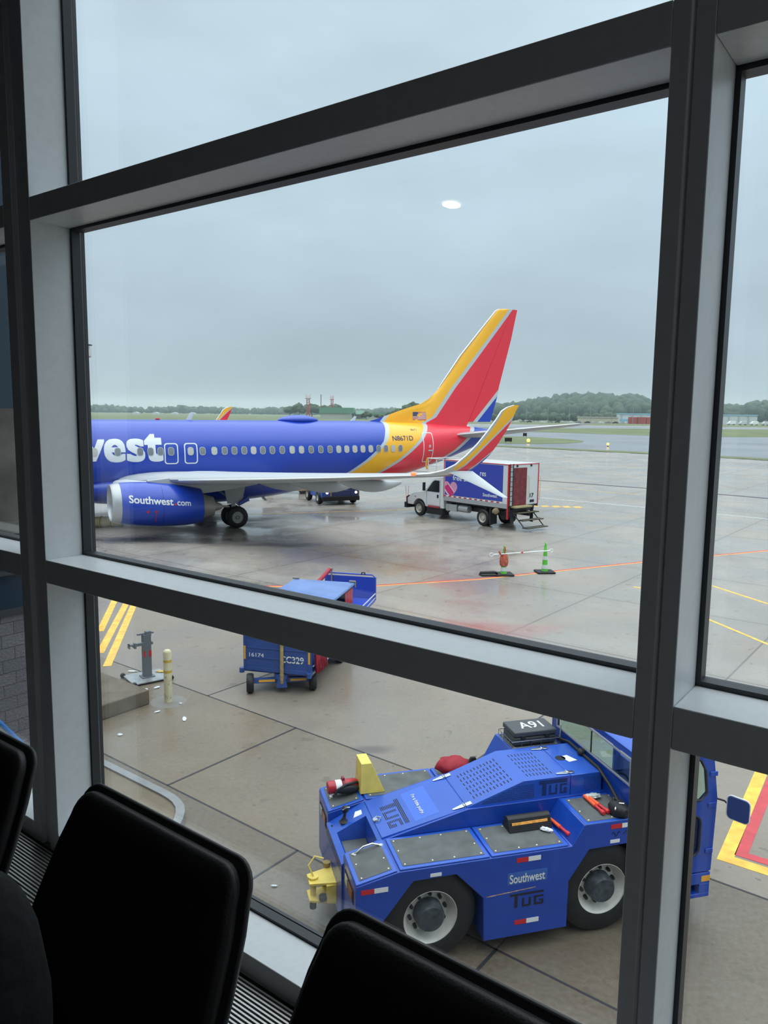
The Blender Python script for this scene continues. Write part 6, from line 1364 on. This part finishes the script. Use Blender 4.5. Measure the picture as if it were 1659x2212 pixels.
for k in range(7):
    x = 254 + k * 8.5; v = empty('parked_van', (x, 570, 0)); tag(v, 'small pale vehicle parked in the row before the white hangar', 'vehicle', 'pale vehicles by the hangar')
    MB().prism([(0, .5), (0, 1.8), (1.2, 2.0), (1.8, 2.9), (5.6, 2.9), (5.8, .5)], 0, 2.4, 'y').build('body', [WHITE, PALE][k % 2], v, bevel=.1); MB().box(.6, 1.5, 0, 2.4, 0, .8).build('wheel', BLACK, v); MB().box(4.3, 5.2, 0, 2.4, 0, .8).build('wheel', BLACK, v)
for k in range(26):
    x = 76 + k * 5.2 + rnd.uniform(-.3, .3); y = 579 + 3 * rnd.random() if not 148 < x < 180 else 574; v = empty('parked_car', (x, y, 0)); tag(v, 'tiny parked car in the far car park right of the tail', 'car', 'cars in the far car park')
    MB().prism([(0, .25), (0, .9), (.9, 1.0), (1.5, 1.5), (3.0, 1.5), (3.6, .95), (4.2, .9), (4.2, .25), (3.7, .25), (3.5, .0), (3.2, .0), (3.0, .25), (1.2, .25), (1.0, .0), (.7, .0), (.5, .25)], 0, 1.8, 'y').build('body', mat('car_tone_%s' % ['white', 'grey', 'black', 'silver'][k % 4], [(.6, .6, .6), (.2, .2, .22), (.04, .04, .05), (.42, .43, .45)][k % 4], .3), v)
for k in range(4):
    x = -355 + k * 22; tag(MB().prism([(0, 0), (9, 0), (9, 2.2), (4.5, 3.4), (0, 2.2)], 0, 8, 'y').build('far_house', PALE, loc=(x - k * 3, 1080 + 30 * k, 0)), ['first', 'second', 'third', 'last'][k] + ' from the left of the tiny pale houses under the left treeline', 'building', 'pale houses at the left horizon')
# light masts along the far fence
for k in range(9):
    x = 70 + k * 15.5; tag(MB().tube([(x, 548 + k, 0), (x, 548 + k, 11 + (k % 3))], .16, 5).build('lamp_mast', mat('mast_grey', (.25, .26, .27), .6)), 'thin grey lamp mast in the row at the foot of the wooded hill', 'mast', 'lamp masts at the far fence')
# taxiway signs and lamps
def sign(x, y, w_, label):
    r = empty('taxiway_sign', (x, y, 0)); tag(r, label, 'sign'); MB().box(-w_ / 2, w_ / 2, -.15, .15, .25, 1.05).build('board', BLACK, r, bevel=.03)
    b = MB()
    for q in (-w_ * .35, w_ * .35): b.box(q - .05, q + .05, -.05, .05, 0, .25)
    b.build('sign_feet', DARK, r)
sign(26.0, 161.5, 1.5, 'black taxiway sign on the grass left of the amber lamp'); sign(37.2, 204.0, 1.0, 'small black taxiway sign farther back on the grass island')
for x, y, lb in ((30.0, 160.3, 'bright amber taxiway lamp on the grass island'), (42.2, 145.0, 'amber taxiway lamp on the wet asphalt right of the island')):
    r = empty('taxiway_lamp', (x, y, 0)); tag(r, lb, 'lamp'); MB().lathe([(0, .12), (.25, .06), (.30, .18)], (0, 0, 0), 'z', 10).build('lamp_foot', DARK, r)
    MB().blob((0, 0, .55), (.36 if y > 150 else .24, .3, .36 if y > 150 else .24), 3, 2, 0).build('lamp_globe', mat('taxi_amber', (1, .6, .1), .3, emit=((1, .50, .05), 5)), r, smooth=60)
nl = empty('runway_beacon', (-15.6, 175, 0)); tag(nl, 'tiny white beacon on a stalk above the airliner fuselage', 'lamp'); MB().tube([(0, 0, 0), (0, 0, 3.6)], .05, 6).build('stalk', DARK, nl); MB().lathe([(3.6, .28), (4.1, .34), (4.3, .20)], (0, 0, 0), 'z', 12).build('beacon_head', WHITE, nl, smooth=40)
